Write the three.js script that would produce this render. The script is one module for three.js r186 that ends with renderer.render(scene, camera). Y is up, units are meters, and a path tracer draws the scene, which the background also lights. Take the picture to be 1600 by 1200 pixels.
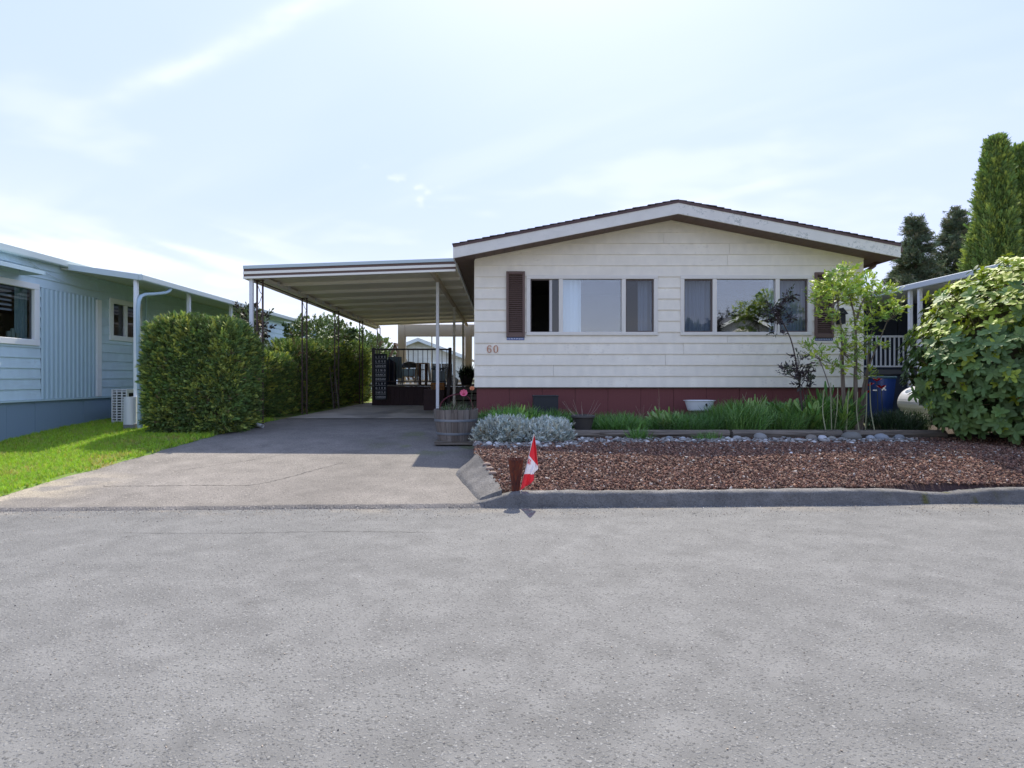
import * as THREE from 'three';
import { mergeGeometries, mergeVertices, toCreasedNormals } from 'three/addons/utils/BufferGeometryUtils.js';
import { RoundedBoxGeometry } from 'three/addons/geometries/RoundedBoxGeometry.js';
import { TextGeometry } from 'three/addons/geometries/TextGeometry.js';
import { FontLoader } from 'three/addons/loaders/FontLoader.js';

// ------------------------------------------------------------------ random numbers and noise
let seedState = 20240511;
const rnd = () => { seedState = (seedState + 0x6d2b79f5) | 0; let t = Math.imul(seedState ^ (seedState >>> 15), 1 | seedState); t = (t + Math.imul(t ^ (t >>> 7), 61 | t)) ^ t; return ((t ^ (t >>> 14)) >>> 0) / 4294967296; };
const rr = (a, b) => a + (b - a) * rnd();
const reseed = (n) => { seedState = n; };
const clamp = (v, a = 0, b = 1) => Math.min(b, Math.max(a, v));
const smooth = (a, b, v) => { const t = clamp((v - a) / (b - a)); return t * t * (3 - 2 * t); };
const lerp = (a, b, t) => a + (b - a) * t;
function curve(points, v) {            // piecewise, smooth between the points
  if (v <= points[0][0]) return points[0][1];
  for (let i = 1; i < points.length; i++) if (v <= points[i][0]) { const [a, p] = points[i - 1], [b, q] = points[i]; return lerp(p, q, (v - a) / (b - a)); }
  return points[points.length - 1][1];
}
const hash = (x, y, z = 0) => { let h = Math.imul(x, 374761393) ^ Math.imul(y, 668265263) ^ Math.imul(z, 2147483647 - 1274126177); h = Math.imul(h ^ (h >>> 13), 1274126177); h ^= h >>> 16; return (h >>> 0) / 4294967296; };
function noise2(x, y, wrap = 0) {
  const xi = Math.floor(x), yi = Math.floor(y), fx = x - xi, fy = y - yi, u = fx * fx * (3 - 2 * fx), v = fy * fy * (3 - 2 * fy);
  const w = (a) => (wrap ? ((a % wrap) + wrap) % wrap : a);
  const a = hash(w(xi), w(yi)), b = hash(w(xi + 1), w(yi)), c = hash(w(xi), w(yi + 1)), d = hash(w(xi + 1), w(yi + 1));
  return lerp(lerp(a, b, u), lerp(c, d, u), v);
}
const fbm = (x, y, oct = 4, wrap = 0) => { let s = 0, a = 0.5, f = 1, n = 0; for (let i = 0; i < oct; i++) { s += a * noise2(x * f + i * 17 * (wrap ? 0 : 1), y * f, wrap ? wrap * f : 0); n += a; a *= 0.5; f *= 2; } return s / n; };

// ------------------------------------------------------------------ camera, sky, sun, exposure
const scene = new THREE.Scene();
const F = 940, EYE = 1.4;                                    // focal length in pixels of a 1600 x 1200 frame, eye height above the road
const camera = new THREE.PerspectiveCamera(2 * Math.atan(600 / F) * 180 / Math.PI, 4 / 3, 0.1, 1500);
camera.position.set(0, EYE, 0);
camera.setViewOffset(1600, 1200, 17, 10, 1600, 1200);        // a shifted lens: horizon and vanishing point a little off the middle
const EXPOSURE = 1.9;
const sunAz = 8 * Math.PI / 180, sunEl = 55 * Math.PI / 180;
const sunDir = new THREE.Vector3(Math.sin(sunAz) * Math.cos(sunEl), Math.sin(sunEl), -Math.cos(sunAz) * Math.cos(sunEl));
{
  const W = 2048, H = 1024, data = new Float32Array(W * H * 4);
  for (let j = 0; j < H; j++) {
    const el = ((j + 0.5) / H - 0.5) * Math.PI, up = Math.sin(el), ce = Math.cos(el);
    for (let i = 0; i < W; i++) {
      const u = (i + 0.5) / W, th = (u - 0.5) * 2 * Math.PI;
      const dx = Math.cos(th) * ce, dz = Math.sin(th) * ce;             // three.js: u = atan2(z, x) / 2pi + 0.5
      const cs = dx * sunDir.x + up * sunDir.y + dz * sunDir.z, ang = Math.acos(clamp(cs, -1, 1));
      const e = Math.max(up, 0);
      const hor = Math.exp(-e * 5.6);
      let r = lerp(0.265, 0.64, hor), g = lerp(0.365, 0.66, hor), b = lerp(0.665, 0.715, hor);
      const glow = Math.exp(-Math.pow(ang / 0.40, 2)) * 0.8 + Math.exp(-ang / 0.42) * 0.42;
      r += glow * 0.46; g += glow * 0.38; b += glow * 0.24;
      // thin cirrus, mapped on a flat layer overhead so that it closes up towards the horizon
      const inv = 1 / (e + 0.10), px = dx * inv, pz = dz * inv;
      const rx = px * 0.80 + pz * 0.60, rz = -px * 0.60 + pz * 0.80;
      const band = smooth(0.50, 0.70, fbm(px * 0.35 + 9.2, pz * 0.35 + 4.1, 3)) * 0.3;
      const streak = fbm(rx * 1.1 + 3.3 + 0.6 * fbm(px * 1.5, pz * 1.5, 3), rz * 5.2 + 11.7, 5);
      const puff = smooth(0.58, 0.80, fbm(px * 1.6 + 31.1, pz * 2.6 + 7.7, 5)) * smooth(0.02, 0.10, e) * (1 - smooth(0.30, 0.5, e));
      let c = smooth(0.46, 0.80, streak) * band * 0.55 + puff * 0.16 + smooth(0.35, 0.75, fbm(rx * 0.5 + 5, rz * 1.3 + 2, 4)) * 0.08;
      if (dz < -0.2) {                                                  // a long trail of cirrus, wisps low over the neighbour and a few scraps
        const gx = dx / -dz, gy = up / -dz, wob = fbm(gx * 6 + 3, gy * 6, 4) - 0.5, fine = fbm(gx * 14 + gy * 30 + 5, gy * 40 - gx * 12, 4);
        const trail = Math.abs(gy - (0.52 + (gx + 0.52) * 0.46 + 0.12 * (gx + 0.52) * (gx + 0.52)) + wob * 0.03); c += Math.exp(-Math.pow(trail / 0.022, 2)) * smooth(-0.82, -0.5, gx) * (1 - smooth(-0.32, 0.0, gx)) * (0.04 + 0.34 * fine);
        c += smooth(0.46, 0.66, fbm(gx * 7 + gy * 16 + 2, gy * 34 + gx * 9 + 8, 5)) * 0.4 * Math.exp(-Math.pow((gy - 0.205) / 0.04, 2)) * (1 - smooth(-0.5, -0.25, gx));
        c += smooth(0.42, 0.62, fbm(gx * 9 + 7, gy * 22 + 8, 5)) * 0.55 * Math.exp(-Math.pow((gy - 0.115) / 0.05, 2)) * (1 - smooth(-0.35, -0.12, gx));
        c += smooth(0.58, 0.70, fbm(gx * 30 + 1, gy * 60 + 4, 4)) * 0.4 * Math.exp(-Math.pow((gy - 0.31 + (gx + 0.15) * 0.3) / 0.018, 2) - Math.pow((gx + 0.15) / 0.07, 2));
      }
      c = clamp(c * smooth(0.0, 0.05, up));
      const cl = 0.70 + glow * 0.4;
      r = lerp(r, cl, c); g = lerp(g, cl, c); b = lerp(b, cl * 1.01, c);
      if (up < 0) { const k = smooth(0, -0.05, up); r = lerp(r, 0.24, k); g = lerp(g, 0.24, k); b = lerp(b, 0.23, k); }
      const at = (j * W + i) * 4; data[at] = r; data[at + 1] = g; data[at + 2] = b; data[at + 3] = 1;
    }
  }
  const sky = new THREE.DataTexture(data, W, H, THREE.RGBAFormat, THREE.FloatType);
  sky.mapping = THREE.EquirectangularReflectionMapping; sky.magFilter = THREE.LinearFilter; sky.minFilter = THREE.LinearFilter; sky.needsUpdate = true;
  scene.background = sky; scene.environment = sky;
}
const sun = new THREE.DirectionalLight(new THREE.Color().setRGB(1, 0.92, 0.79), 3.5);
sun.position.copy(sunDir).multiplyScalar(60).add(new THREE.Vector3(0, 0, -10)); sun.target.position.set(0, 0, -10);
sun.castShadow = true; sun.shadow.radius = 1; sun.shadow.mapSize.set(4096, 4096); sun.shadow.bias = -0.0005;
Object.assign(sun.shadow.camera, { left: -28, right: 28, top: 24, bottom: -24, near: 1, far: 140 });
scene.add(sun, sun.target);
const renderer = new THREE.WebGLRenderer({ antialias: true });
renderer.toneMapping = THREE.LinearToneMapping; renderer.toneMappingExposure = EXPOSURE;
renderer.shadowMap.enabled = true; renderer.shadowMap.type = THREE.PCFSoftShadowMap;

// ------------------------------------------------------------------ building helpers
const taken = new Map();
function numbered(name) { const n = taken.get(name) || 0; taken.set(name, n + 1); return n ? name + '_' + String(n).padStart(3, '0') : name; }
function tag(o, label, category, group, kind) { if (label) o.userData.label = label; if (category) o.userData.category = category; if (group) o.userData.group = group; if (kind) o.userData.kind = kind; return o; }
function thing(name, label, category, [x, y, Z] = [0, 0, 0], turn = 0, group) {
  const o = new THREE.Group(); o.name = numbered(name); o.position.set(x, y, -Z); o.rotation.y = turn; scene.add(o); return tag(o, label, category, group);
}
function mesh(name, geo, mat, parent) { const m = new THREE.Mesh(geo, mat); m.name = name; m.castShadow = m.receiveShadow = true; parent.add(m); return m; }
const part = (name, geo, mat, parent) => mesh(name, Array.isArray(geo) ? join(geo) : geo, mat, parent);
const holder = (name, parent) => { const g = new THREE.Group(); g.name = name; parent.add(g); return g; };
const struct = (name, geo, mat) => tag(mesh(numbered(name), Array.isArray(geo) ? join(geo) : geo, mat, scene), null, null, null, 'structure');
function join(list) { return mergeGeometries(list.map(plain), false); }
function plain(g) {
  let n = g.index ? g.toNonIndexed() : g;
  if (!n.attributes.normal) n.computeVertexNormals();
  if (!n.attributes.uv) n.setAttribute('uv', new THREE.BufferAttribute(new Float32Array(n.attributes.position.count * 2), 2));
  for (const k of Object.keys(n.attributes)) if (!['position', 'normal', 'uv'].includes(k)) n.deleteAttribute(k);
  return n;
}
// uv in metres from the face's main direction
function metric(g0, swap = false, ox = 0, oy = 0) {
  const g = plain(g0), p = g.attributes.position, n = g.attributes.normal, uv = g.attributes.uv;
  for (let i = 0; i < p.count; i += 3) {
    let ax = 0, ay = 0, az = 0; for (let k = 0; k < 3; k++) { ax += Math.abs(n.getX(i + k)); ay += Math.abs(n.getY(i + k)); az += Math.abs(n.getZ(i + k)); }
    for (let k = 0; k < 3; k++) {
      const x = p.getX(i + k), y = p.getY(i + k), z = p.getZ(i + k);
      const [u, v] = ay >= ax && ay >= az ? [x, z] : ax >= az ? [z, y] : [x, y];
      uv.setXY(i + k, (swap ? v : u) + ox, (swap ? u : v) + oy);
    }
  }
  return g;
}
const box = (w, h, d, x = 0, y = 0, z = 0, rx = 0, ry = 0, rz = 0) => { const g = new THREE.BoxGeometry(w, h, d); if (rx || ry || rz) g.applyMatrix4(new THREE.Matrix4().makeRotationFromEuler(new THREE.Euler(rx, ry, rz))); return g.translate(x, y, z); };
const rbox = (w, h, d, r, x = 0, y = 0, z = 0) => new RoundedBoxGeometry(w, h, d, 1, Math.min(r, w / 2.01, h / 2.01, d / 2.01)).translate(x, y, z);
const span = (x0, x1, y0, y1, Z0, Z1, r = 0) => (r ? rbox : (w, h, d, q, x, y, z) => box(w, h, d, x, y, z))(Math.abs(x1 - x0), Math.abs(y1 - y0), Math.abs(Z1 - Z0), r, (x0 + x1) / 2, (y0 + y1) / 2, -(Z0 + Z1) / 2);
const cyl = (r0, r1, h, x, y, z, n = 12) => new THREE.CylinderGeometry(r1, r0, h, n).translate(x, y + h / 2, z);
const v3 = (x, y, z) => new THREE.Vector3(x, y, z);
function tube(points, radii, n = 7) {            // a tapered limb through the points
  const c = new THREE.CatmullRomCurve3(points, false, 'centripetal'), segs = Math.max(2, (points.length - 1) * 4), fr = c.computeFrenetFrames(segs), pos = [], idx = [];
  for (let i = 0; i <= segs; i++) {
    const t = i / segs, p = c.getPointAt(t), k = t * (radii.length - 1), a = Math.min(Math.floor(k), radii.length - 2), r = lerp(radii[a], radii[a + 1], k - a);
    for (let j = 0; j <= n; j++) { const q = j / n * Math.PI * 2, cx = Math.cos(q) * r, sx = Math.sin(q) * r; pos.push(p.x + fr.normals[i].x * cx + fr.binormals[i].x * sx, p.y + fr.normals[i].y * cx + fr.binormals[i].y * sx, p.z + fr.normals[i].z * cx + fr.binormals[i].z * sx); }
  }
  for (let i = 0; i < segs; i++) for (let j = 0; j < n; j++) { const a = i * (n + 1) + j, b = a + n + 1; idx.push(a, a + 1, b, b, a + 1, b + 1); }
  const g = new THREE.BufferGeometry(); g.setAttribute('position', new THREE.Float32BufferAttribute(pos, 3)); g.setIndex(idx); g.computeVertexNormals();
  return plain(g);
}
const rod = (a, b, r, n = 6) => { const d = b.clone().sub(a), g = new THREE.CylinderGeometry(r, r, d.length(), n); g.applyQuaternion(new THREE.Quaternion().setFromUnitVectors(v3(0, 1, 0), d.clone().normalize())); return g.translate((a.x + b.x) / 2, (a.y + b.y) / 2, (a.z + b.z) / 2); };
function bar(a, b, w, h) { const d = b.clone().sub(a), g = new THREE.BoxGeometry(w, h, d.length()); const m = new THREE.Matrix4().lookAt(v3(0, 0, 0), d, Math.abs(d.y) > 0.95 * d.length() ? v3(0, 0, 1) : v3(0, 1, 0)); g.applyMatrix4(m); return g.translate((a.x + b.x) / 2, (a.y + b.y) / 2, (a.z + b.z) / 2); }
function prism(poly, d, z = 0) { const s = new THREE.Shape(poly.map(([x, y]) => new THREE.Vector2(x, y))); return new THREE.ExtrudeGeometry(s, { depth: d, bevelEnabled: false }).translate(0, 0, z); }
function sheet(nx, ny, f, colour) {             // a grid of points f(u, v) -> [x, y, z]
  const pos = [], uv = [], idx = [], col = [];
  for (let j = 0; j <= ny; j++) for (let i = 0; i <= nx; i++) { const p = f(i / nx, j / ny); pos.push(...p); uv.push(p[0], -p[2]); if (colour) col.push(...colour(p[0], p[1], -p[2])); }
  for (let j = 0; j < ny; j++) for (let i = 0; i < nx; i++) { const a = j * (nx + 1) + i, b = a + nx + 1; idx.push(a, a + 1, b, b, a + 1, b + 1); }
  const g = new THREE.BufferGeometry(); g.setAttribute('position', new THREE.Float32BufferAttribute(pos, 3)); g.setAttribute('uv', new THREE.Float32BufferAttribute(uv, 2));
  if (colour) g.setAttribute('color', new THREE.Float32BufferAttribute(col, 3));
  g.setIndex(idx); g.computeVertexNormals(); return g;
}
const dummy = new THREE.Object3D(), tint = new THREE.Color();
// many small copies that nobody could count: items are { p, q | up, s, c }
function scatter(name, geo, mat, items, parent, kind = 'stuff') {
  const m = new THREE.InstancedMesh(geo, mat, items.length); m.name = name; m.castShadow = m.receiveShadow = true;
  items.forEach((it, i) => {
    dummy.position.copy(it.p); dummy.quaternion.copy(it.q); if (typeof it.s === 'number') dummy.scale.setScalar(it.s); else dummy.scale.copy(it.s);
    dummy.updateMatrix(); m.setMatrixAt(i, dummy.matrix); m.setColorAt(i, tint.setRGB(...it.c));
  });
  m.userData.kind = kind; parent.add(m); return m;
}
const qUp = new THREE.Quaternion(), qSpin = new THREE.Quaternion(), Y = v3(0, 1, 0);
const aim = (dir, spin) => { qUp.setFromUnitVectors(Y, dir.clone().normalize()); qSpin.setFromAxisAngle(Y, spin); return qUp.clone().multiply(qSpin); };
const spinY = (a) => new THREE.Quaternion().setFromAxisAngle(Y, a);
const anyTurn = () => new THREE.Quaternion().setFromEuler(new THREE.Euler(rr(0, 6.28), rr(0, 6.28), rr(0, 6.28)));
const vary = (c, amount, hue = 0) => { const k = 1 + rr(-amount, amount), h = rr(-hue, hue); return [c[0] * k * (1 + h), c[1] * k, c[2] * k * (1 - h)]; };

// ------------------------------------------------------------------ textures (what the surfaces are made of)
function texture(w, h, f, srgb = true, rx = 1, ry = 1) {
  const d = new Uint8Array(w * h * 4);
  for (let j = 0; j < h; j++) for (let i = 0; i < w; i++) { const c = f(i / w, j / h, i, j), at = (j * w + i) * 4; if (typeof c === 'number') d[at] = d[at + 1] = d[at + 2] = clamp(c) * 255; else for (let k = 0; k < 3; k++) d[at + k] = clamp(c[k]) * 255; d[at + 3] = 255; }
  return finish(new THREE.DataTexture(d, w, h), srgb, rx, ry);
}
function finish(t, srgb, rx, ry) { t.wrapS = t.wrapT = THREE.RepeatWrapping; t.magFilter = THREE.LinearFilter; t.minFilter = THREE.LinearMipmapLinearFilter; t.generateMipmaps = true; t.repeat.set(rx, ry); if (srgb) t.colorSpace = THREE.SRGBColorSpace; t.needsUpdate = true; return t; }
const again = (t, rx, ry) => { const c = t.clone(); c.repeat.set(rx, ry); c.needsUpdate = true; return c; };
function aggregate(size, count, rMin, rMax, low, spread, seed) {   // chips of stone in a binder: colour and height
  reseed(seed);
  const v = new Float32Array(size * size), h = new Float32Array(size * size);
  for (let j = 0; j < size; j++) for (let i = 0; i < size; i++) { const n = fbm(i / size * 24, j / size * 24, 3, 24); v[j * size + i] = low + (n - 0.5) * 0.16 + (hash(i, j, 5) - 0.5) * 0.10; h[j * size + i] = 0.25 + (hash(i, j, 9) - 0.5) * 0.2; }
  for (let k = 0; k < count; k++) {
    const x = rnd() * size, y = rnd() * size, r = rMin + (rMax - rMin) * Math.pow(rnd(), 3), st = rr(0.7, 1.4), a = rnd() * 3.14, ca = Math.cos(a), sa = Math.sin(a), t = rnd(), tone = low + (t < 0.22 ? -rr(0.5, 1) : rr(-0.3, 1)) * spread * (t > 0.965 ? 1.7 : 1), R = Math.ceil(r * 1.5);
    for (let dy = -R; dy <= R; dy++) for (let dx = -R; dx <= R; dx++) {
      const p = (dx * ca + dy * sa) * st, q = (-dx * sa + dy * ca) / st, d = Math.hypot(p, q) / r;
      if (d < 1) { const at = ((Math.floor(y + dy) + size) % size) * size + ((Math.floor(x + dx) + size) % size); v[at] = tone; h[at] = Math.max(h[at], 0.45 + 0.5 * Math.sqrt(1 - d * d) * Math.min(1, r / 3)); }
    }
  }
  return [v, h];
}
const grey = (a, size, rx, srgb, warm = [1, 1, 1]) => { const d = new Uint8Array(size * size * 4); for (let i = 0; i < size * size; i++) { for (let k = 0; k < 3; k++) d[i * 4 + k] = clamp(a[i] * warm[k]) * 255; d[i * 4 + 3] = 255; } return finish(new THREE.DataTexture(d, size, size), srgb, rx, rx); };
const [asV, asH] = aggregate(2048, 190000, 0.8, 3.4, 0.62, 0.145, 77);
const asphaltMap = grey(asV, 2048, 1 / 4.1, true), asphaltBump = grey(asH, 2048, 1 / 4.1, false);
const driveMap = again(asphaltMap, 1 / 5.3, 1 / 5.3), driveBump = again(asphaltBump, 1 / 5.3, 1 / 5.3);
const concreteMap = texture(512, 512, (u, v, i, j) => { const n = fbm(u * 6, v * 6, 5, 6), s = hash(i, j); return 0.84 + (n - 0.5) * 0.22 + (s - 0.5) * 0.10 - (s > 0.985 ? 0.18 : 0); }, true, 0.6, 0.6);
const concreteBump = texture(512, 512, (u, v, i, j) => fbm(u * 40, v * 40, 3, 40) * 0.6 + hash(i, j) * 0.4, false, 0.6, 0.6);
const grainMap = texture(512, 512, (u, v) => { const w = fbm(u * 3, v * 40, 4, 40) * 0.6 + fbm(u * 8, v * 120, 2, 120) * 0.4; return 0.80 + (w - 0.5) * 0.5; }, true, 0.5, 1.2);
const grainBump = texture(512, 512, (u, v) => fbm(u * 4, v * 90, 3, 90), false, 0.5, 1.2);
const paintMap = texture(1024, 512, (u, v, i, j) => { const a = fbm(u * 5, v * 5, 4, 5), d = fbm(u * 30, v * 6, 3, 30), s = fbm(u * 60, v * 60, 2, 60); const k = 0.975 + (a - 0.5) * 0.08 + (d - 0.5) * 0.06 - smooth(0.62, 0.8, s) * smooth(0.5, 0.7, a) * 0.05; return [k, k * 0.995, k * 0.985]; }, true, 0.31, 0.63);
const paintBump = texture(512, 512, (u, v) => fbm(u * 10, v * 110, 3, 110) * 0.7 + fbm(u * 60, v * 60, 2, 60) * 0.3, false, 0.8, 1.6);
const rustMap = texture(256, 256, (u, v) => { const a = fbm(u * 6, v * 6, 5, 6), b = fbm(u * 22, v * 22, 3, 22); return [0.46 + (a - 0.5) * 0.5, 0.25 + (a - 0.5) * 0.28 + (b - 0.5) * 0.14, 0.16 + (b - 0.5) * 0.14]; }, true, 3, 3);

const rgb = (r, g, b) => new THREE.Color().setRGB(r, g, b);
const std = (c, roughness = 0.7, o = {}) => new THREE.MeshStandardMaterial({ color: Array.isArray(c) ? rgb(...c) : new THREE.Color(c), roughness, ...o });
const leafy = (roughness = 0.6, through = 0.3) => new THREE.MeshPhysicalMaterial({ color: rgb(1, 1, 1), roughness, transmission: through, thickness: 0, side: THREE.DoubleSide });
const siding = (c) => std(c, 0.62, { map: paintMap, bumpMap: paintBump, bumpScale: 0.0012 });
const M = {
  siding: siding([0.93, 0.86, 0.72]), trim: std([0.82, 0.77, 0.68], 0.5, { map: paintMap }), rake: std([0.76, 0.74, 0.69], 0.6, { map: paintMap }),
  skirt: std([0.165, 0.047, 0.043], 0.75, { bumpMap: grainBump, bumpScale: 0.002 }), brown: std([0.145, 0.088, 0.068], 0.6), brownDark: std([0.055, 0.035, 0.028], 0.65),
  shingle: std([0.045, 0.036, 0.034], 0.95, { bumpMap: concreteBump, bumpScale: 0.003 }), sash: std([0.55, 0.52, 0.48], 0.4), bronze: std([0.10, 0.075, 0.065], 0.45),
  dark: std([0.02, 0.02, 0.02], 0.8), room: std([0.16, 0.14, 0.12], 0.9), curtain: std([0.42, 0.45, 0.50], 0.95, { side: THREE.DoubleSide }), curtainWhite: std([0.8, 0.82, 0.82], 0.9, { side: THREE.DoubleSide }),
  glass: new THREE.MeshPhysicalMaterial({ color: rgb(0.86, 0.92, 0.95), roughness: 0.0, transmission: 1, thickness: 0, ior: 2.33 }),
  glassPlain: new THREE.MeshPhysicalMaterial({ color: rgb(0.55, 0.6, 0.64), roughness: 0.02, transmission: 1, thickness: 0, ior: 1.75 }),
  glassClear: new THREE.MeshPhysicalMaterial({ color: rgb(0.9, 0.95, 0.94), roughness: 0.0, transmission: 1, thickness: 0, ior: 1.5 }),
  white: std([0.74, 0.74, 0.73], 0.45), cream: std([0.86, 0.81, 0.69], 0.5), pan: std([0.84, 0.77, 0.59], 0.55), tan: std([0.56, 0.46, 0.31], 0.7),
  rail: std([0.045, 0.03, 0.028], 0.5), rustPost: std([0.11, 0.07, 0.06], 0.7), deckRed: std([0.055, 0.028, 0.028], 0.7, { bumpMap: grainBump, bumpScale: 0.002 }),
  deckTop: std([0.27, 0.24, 0.2], 0.8, { map: grainMap }), oak: std([0.30, 0.255, 0.215], 0.9, { map: grainMap, bumpMap: grainBump, bumpScale: 0.006 }),
  hoop: std([0.25, 0.27, 0.30], 0.5, { metalness: 0.5 }), log: std([0.29, 0.24, 0.185], 0.95, { map: grainMap, bumpMap: grainBump, bumpScale: 0.03 }),
  blue: siding([0.57, 0.73, 0.82]), bluePale: std([0.48, 0.64, 0.72], 0.45, { map: paintMap }), blueSkirt: std([0.20, 0.28, 0.36], 0.7), trimWhite: std([0.78, 0.80, 0.80], 0.45), gutter: std([0.50, 0.58, 0.58], 0.5),
  bark: std([0.12, 0.09, 0.065], 0.95), stemGreen: std([0.10, 0.11, 0.05], 0.8), soil: std([0.05, 0.036, 0.026], 1, { bumpMap: concreteBump, bumpScale: 0.02 }),
  leaf: leafy(0.55, 0.4), needle: leafy(0.8, 0.25), grassBlade: leafy(0.65, 0.48), glossLeaf: leafy(0.68, 0.38), petal: leafy(0.7, 0.35),
};
const X = (px, Z) => (px - 783) * Z / F, YP = (py, Z) => EYE + (590 - py) * Z / F;      // lengths read off at a known distance

// ------------------------------------------------------------------ the ground, road, driveway, kerb, lawn and beds
const kerbZ = (x) => 6.47 + 0.037 * clamp(x, -30, 30);
const driveY = (Z) => curve([[6.3, 0.03], [6.6, 0.045], [7, 0.085], [8, 0.175], [9, 0.27], [10, 0.365], [11, 0.45], [12, 0.50], [13, 0.515]], Z);
const driveL = (Z) => curve([[6.2, -6.9], [6.5, -6.0], [6.76, -5.63], [7.56, -5.49], [9.1, -5.17], [10.4, -4.9], [11.6, -4.73], [13, -4.66]], Z);
const bedY = (Z) => curve([[6.7, 0.15], [7.0, 0.21], [7.7, 0.365], [8.3, 0.43], [9.2, 0.465], [9.6, 0.47]], Z);
const bedL = (Z) => curve([[6.6, -0.02], [6.85, -0.06], [8.0, -0.38], [9.4, -0.44]], Z);
const lawnY = (x, Z) => driveY(Z) + 0.022 + 0.012 * (fbm(x * 1.7, Z * 1.7, 2) - 0.5);
{
  const gy = (Z) => curve([[-9, 0.12], [-5, -0.09], [6.2, -0.09], [9, 0.14], [11, 0.30], [13, 0.40]], Z);
  const rowsZ = [-700, -300, -120, -50, -20, -9, -7, -5, 0, 6.2, 7, 8, 9, 10, 11, 12, 13, 20, 40, 90, 200, 400, 900];
  const ground = sheet(80, rowsZ.length - 1, (u, v) => { const k = (u - 0.5) * 2, x = Math.sign(k) * Math.pow(Math.abs(k), 3) * 900, Z = rowsZ[Math.round(v * (rowsZ.length - 1))]; return [x, gy(Z), -Z]; });
  struct('ground', ground, std([0.085, 0.10, 0.045], 1, { bumpMap: concreteBump, bumpScale: 0.02 }));

  const roadTone = (x, y, Z) => {
    const n = fbm(x * 0.55 + 3, Z * 0.9 + 8, 4), m = fbm(x * 0.16 + 40, Z * 0.5 + 3, 3), f = fbm(x * 3.1, Z * 3.1 + 9, 3);
    let k = 1 + (n - 0.5) * 0.12 + (m - 0.5) * 0.20 + (f - 0.5) * 0.08;
    k *= 1 - 0.07 * smooth(0.55, 0.75, fbm(x * 0.3 + 71, Z * 2.2 + 5, 3));
    const sand = smooth(0.5, 0.68, fbm(x * 2.3 + 5, Z * 6, 4)) * (1 - smooth(0.05, 0.42, kerbZ(x) - Z)) * (Z < kerbZ(x) + 0.1 ? 1 : 0);
    return [lerp(0.415 * k, 0.66, sand * 0.5), lerp(0.412 * k, 0.58, sand * 0.5), lerp(0.392 * k, 0.46, sand * 0.5)];
  };
  const road = sheet(300, 130, (u, v) => { const k = (u - 0.5) * 2, x = k * 11 + Math.sign(k) * Math.pow(Math.abs(k), 9) * 120, Z = lerp(-4.6, kerbZ(x) + 0.06, v); return [x, 0.006 * (fbm(x * 0.8, Z * 0.8, 3) - 0.5) * (v < 0.97 ? 1 : 0.3), -Z]; }, roadTone);
  const roadMesh = struct('road', road, new THREE.MeshStandardMaterial({ color: 0xffffff, vertexColors: true, roughness: 0.86, map: asphaltMap, bumpMap: asphaltBump, bumpScale: 0.005 }));

  // the asphalt driveway ends in a ragged lip about three centimetres above the road
  const dTone = (x, y, Z) => {
    const n = fbm(x * 0.9 + 13, Z * 0.9 + 2, 4), m = fbm(x * 0.5 + 7, Z * 0.22 + 30, 3), f = fbm(x * 4, Z * 4 + 3, 3);
    let k = 1 + (n - 0.5) * 0.34 + (m - 0.5) * 0.42 + (f - 0.5) * 0.12;
    const d = x - driveL(Z), sand = smooth(0.46, 0.60, fbm(x * 1.6 + 3.5, Z * 4.5 + 1.2, 4) + 0.16 * (1 - smooth(0.1, 0.9, d))) * (1 - smooth(0.15, 1.15, d)) * (1 - smooth(7.4, 8.0, Z));
    const moss = smooth(0.55, 0.72, fbm(x * 2 + 9, Z * 2, 4)) * smooth(-2.6, -1.3, x) * smooth(8.6, 9.2, Z) * (1 - smooth(10.4, 11.4, Z)) * 0.7;
    let c = [0.53 * k, 0.48 * k, 0.42 * k];
    c = [lerp(c[0], 1.05, sand * 0.75), lerp(c[1], 0.90, sand * 0.75), lerp(c[2], 0.66, sand * 0.75)];
    return [lerp(c[0], 0.34, moss), lerp(c[1], 0.38, moss), lerp(c[2], 0.16, moss)];
  };
  const dTop = (x, Z) => driveY(Z) + 0.012 * (fbm(x * 1.1, Z * 1.1, 3) - 0.5);
  const edgeZ = (x) => kerbZ(x) - 0.02 + 0.05 * (fbm(x * 5, 3, 4) - 0.5);
  const drive = sheet(150, 150, (u, v) => {
    const Zg = lerp(6.3, 13.05, v); let x = lerp(driveL(Zg) - 0.03 + 0.10 * (fbm(Zg * 4, 2, 3) - 0.5), -0.18 - 0.24 * smooth(8, 9.5, Zg), u), Z = lerp(edgeZ(x), 13.05, v);
    return [x, v === 0 ? -0.02 : dTop(x, Z), -Z - (v === 0 ? 0 : 0.004)];
  }, dTone);
  const driveMesh = struct('driveway', drive, new THREE.MeshStandardMaterial({ color: 0xffffff, vertexColors: true, roughness: 0.88, map: driveMap, bumpMap: driveBump, bumpScale: 0.006 }));
  reseed(5);
  const crackMat = std([0.03, 0.028, 0.026], 1);
  const crack = (pts, w, top, parent) => {
    const P = [], I = [];
    const c = new THREE.CatmullRomCurve3(pts.map(([x, Z]) => v3(x, 0, Z)), false, 'centripetal'), n = pts.length * 14;
    for (let i = 0; i <= n; i++) { const p = c.getPoint(i / n), t = c.getTangent(i / n), j = rr(-0.012, 0.012), ww = w * rr(0.35, 1); for (const s of [-1, 1]) { const x = p.x - t.z * (j + s * ww), Z = p.z + t.x * (j + s * ww); P.push(x, top(x, Z) + 0.004, -Z); } }
    for (let i = 0; i < n; i++) I.push(i * 2, i * 2 + 1, i * 2 + 2, i * 2 + 2, i * 2 + 1, i * 2 + 3);
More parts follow.
